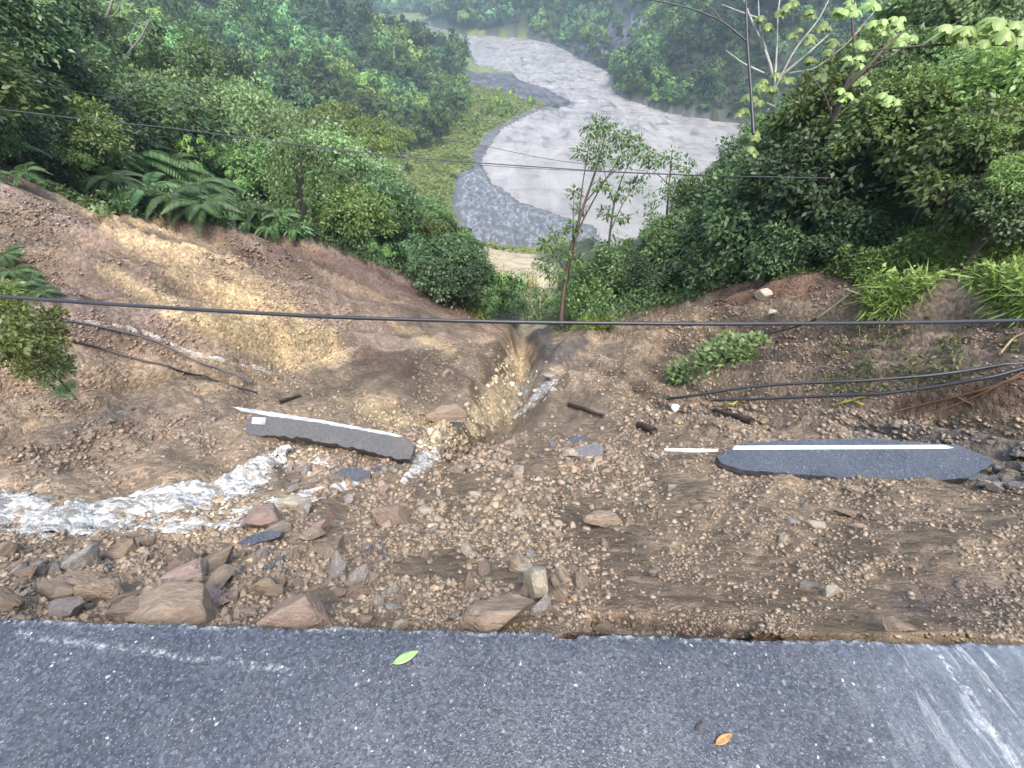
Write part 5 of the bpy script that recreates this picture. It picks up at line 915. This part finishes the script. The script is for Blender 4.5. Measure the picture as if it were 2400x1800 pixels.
for x, y, z, s, px, py, t in near:
    f = fbm(x * .02, y * .02, 2, 44) + random.uniform(-.25, .25)
    if px < 480 and 45 < t < 110: k = random.choice(('tier_light', 'tier_light', 'mid_light', 'mid_mid'))
    elif t < 50: k = random.choice(('near_dark', 'near_olive', 'near_dark', 'near_mid'))
    else: k = 'mid_light' if f > .22 else 'tier_yellow' if f > .12 and px < 900 else 'mid_mid' if f > -.15 else 'mid_dark'
    c = {'near_dark': 'dark green fine leaved', 'near_olive': 'olive fine leaved', 'near_mid': 'mid green fine leaved', 'mid_dark': 'dark green round', 'mid_olive': 'olive bushy', 'mid_mid': 'mid green round', 'mid_light': 'light green full', 'tier_light': 'pale green feathery flat topped', 'tier_yellow': 'yellowish flat topped'}[k]
    w_ = 'close behind the scar' if t < 50 else 'down the wooded slope' if t < 110 else 'on the far hillside'
    plant(k + str(random.randrange(3)), (x, y, z - .2 * s), s, f'{c} tree {w_} {where(px, py)}', 'tree', f'trees {w_} {where(px, py)}', None, None, random.uniform(.8, 1.15))
def forest(name, T, per, label, seed, leaf, tone3=(1, 1, 1)):
    r = np.random.default_rng(seed); Vs, Fs, Cs, off = [], [], [], 0
    for p in range(6):
        V, F, _ = crown_np(700 + seed + p, 11, per, leaf, rad=(.85, .85, .85), clr=.42, low=-.1, jit=.22, tang=True); t = T[p::6]; m = len(t)
        if not m: continue
        a = r.uniform(0, 6.28, m); s = t[:, 3]; ca, sa = np.cos(a)[:, None], np.sin(a)[:, None]; h = r.uniform(.75, 1.6, m)
        W = np.stack([V[None, :, 0] * ca - V[None, :, 1] * sa, V[None, :, 0] * sa + V[None, :, 1] * ca, (V[None, :, 2] + 1.0) * h[:, None]], -1) * s[:, None, None] + t[:, None, :3]
        tone = (.35 + 1.25 * np.clip(fbm(t[:, 0] * .018, t[:, 1] * .018, 3, 5) * 1.3 + .5, 0, 1.2)) * r.choice((.55, .8, 1.0, 1.3, 1.75), m); yel = np.clip(.5 + 1.3 * fbm(t[:, 0] * .02, t[:, 1] * .02, 3, 15) + r.normal(size=m) * .25, 0, 1)
        c = np.stack([tone * (.75 + .6 * yel), tone * (.9 + .25 * yel), tone * (.92 - .3 * yel)], -1) * np.array(tone3); Vs.append(W.reshape(-1, 3)); Fs.append((F[None] + (np.arange(m) * len(V))[:, None, None] + off).reshape(-1, 4)); off += m * len(V); Cs.append(np.repeat(c, len(V), 0))
    return tag(mesh_np(name, np.concatenate(Vs), np.concatenate(Fs), M['lf_forest'], attrs={'tint': np.concatenate(Cs)}), label, 'forest', kind='stuff')
thick = far[far[:, 6] < 115]; far = far[far[:, 6] >= 115]
forest('thicket', thick, 130, 'mixed leafy thicket between the nearer trees on the wooded slopes', 4, (.13, .6))
lf = (far[:, 0] < -20) & (far[:, 6] < 560); rt = ~lf & (far[:, 0] > 40) & (far[:, 6] < 700); ff = ~lf & ~rt
print('trees', len(near), lf.sum(), rt.sum(), ff.sum())
forest('forest', far[lf], 46, 'thick mixed forest covering the left hill', 1, (.205, .75)); forest('forest', far[rt], 36, 'dark forest on the steep hill beyond the river', 2, (.235, .75)); forest('forest', far[ff], 10, 'hazy forest on the farthest hills', 3, (.45, .8))
def scrub():
    r = np.random.default_rng(77); x, y = r.uniform(-90, 30, 9000), r.uniform(110, 470, 9000); z = zf(x, y); d, _ = dseg(x, y, river_xy, True); ok = (z < RZ + 7) & ~inpoly(x, y, river_xy) & ~inpoly(x, y, bar_xy) & ~inpoly(x, y, spit_xy) & (d > 9) & (fbm(x * .05, y * .05, 3, 88) + .35 * sstep(20, 70, d) > .22)
    x, y, z = x[ok][:900], y[ok][:900], z[ok][:900]; forest('scrub', np.stack([x, y, z - .6, r.uniform(.9, 2.3, len(x))], 1), 24, 'low green scrub dotted over the grassy river flat', 8, (.3, .8), (1.5, 1.45, .9))
scrub()
# reeds and scrub on the river flat
def reeds(name, n, seed, test, mat, ln, label, wr=.5):
    r = np.random.default_rng(seed); x, y = r.uniform(-90, 40, n * 4), r.uniform(105, 470, n * 4); z = zf(x, y); d, _ = dseg(x, y, river_xy, True); ok = (z < RZ + 7) & ~inpoly(x, y, river_xy) & ~inpoly(x, y, bar_xy) & ~inpoly(x, y, spit_xy) & (d > 5 + 5 * fbm(x * .05, y * .05, 3, 77)) & test(x, y); x, y, z = x[ok][:n], y[ok][:n], z[ok][:n]; n = len(x)
    h = 3.2 * np.clip(.6 + 1.4 * fbm(x * .07, y * .07, 3, seed), .1, 2); c = np.stack([x, y, z + h * r.random(n)], -1); l = ln * r.uniform(.5, 1.3, n)
    return tag(mesh_np(name, *leaves_np(c, r.normal(size=(n, 3)) * (1, 1, .25), r.normal(size=(n, 3)) * .35 + (0, -.15, 1), l, l * wr), M[mat]), label, 'reeds', kind='stuff')
reeds('reeds', 26000, 5, lambda x, y: x < 60, 'lf_reed', 1.8, 'yellow green reeds and scrub on the river flat')
# ------------------------------------------------------------------ haze
def haze():
    n = N('haze'); v = n.add('VolumePrincipled'); v.inputs['Color'].default_value = (.66, .87, 1, 1); v.inputs['Density'].default_value = HAZE_D; v.inputs['Anisotropy'].default_value = .2; n.t.links.new(v.outputs[0], n.out.inputs['Volume']); n.m.volume_intersection_method = 'FAST' if hasattr(n.m, 'volume_intersection_method') else None
    V = np.array([(x, y, z) for x in (-4200, 4200) for y in (-400, 4200) for z in (RZ - 4, 560)], float); F = np.array([(0, 1, 3, 2), (4, 6, 7, 5), (0, 4, 5, 1), (2, 3, 7, 6), (0, 2, 6, 4), (1, 5, 7, 3)])
    tag(mesh_np('haze', V, F, n.m), 'pale blue morning haze filling the valley', 'haze', kind='stuff')
HAZE_D = .00040
haze()
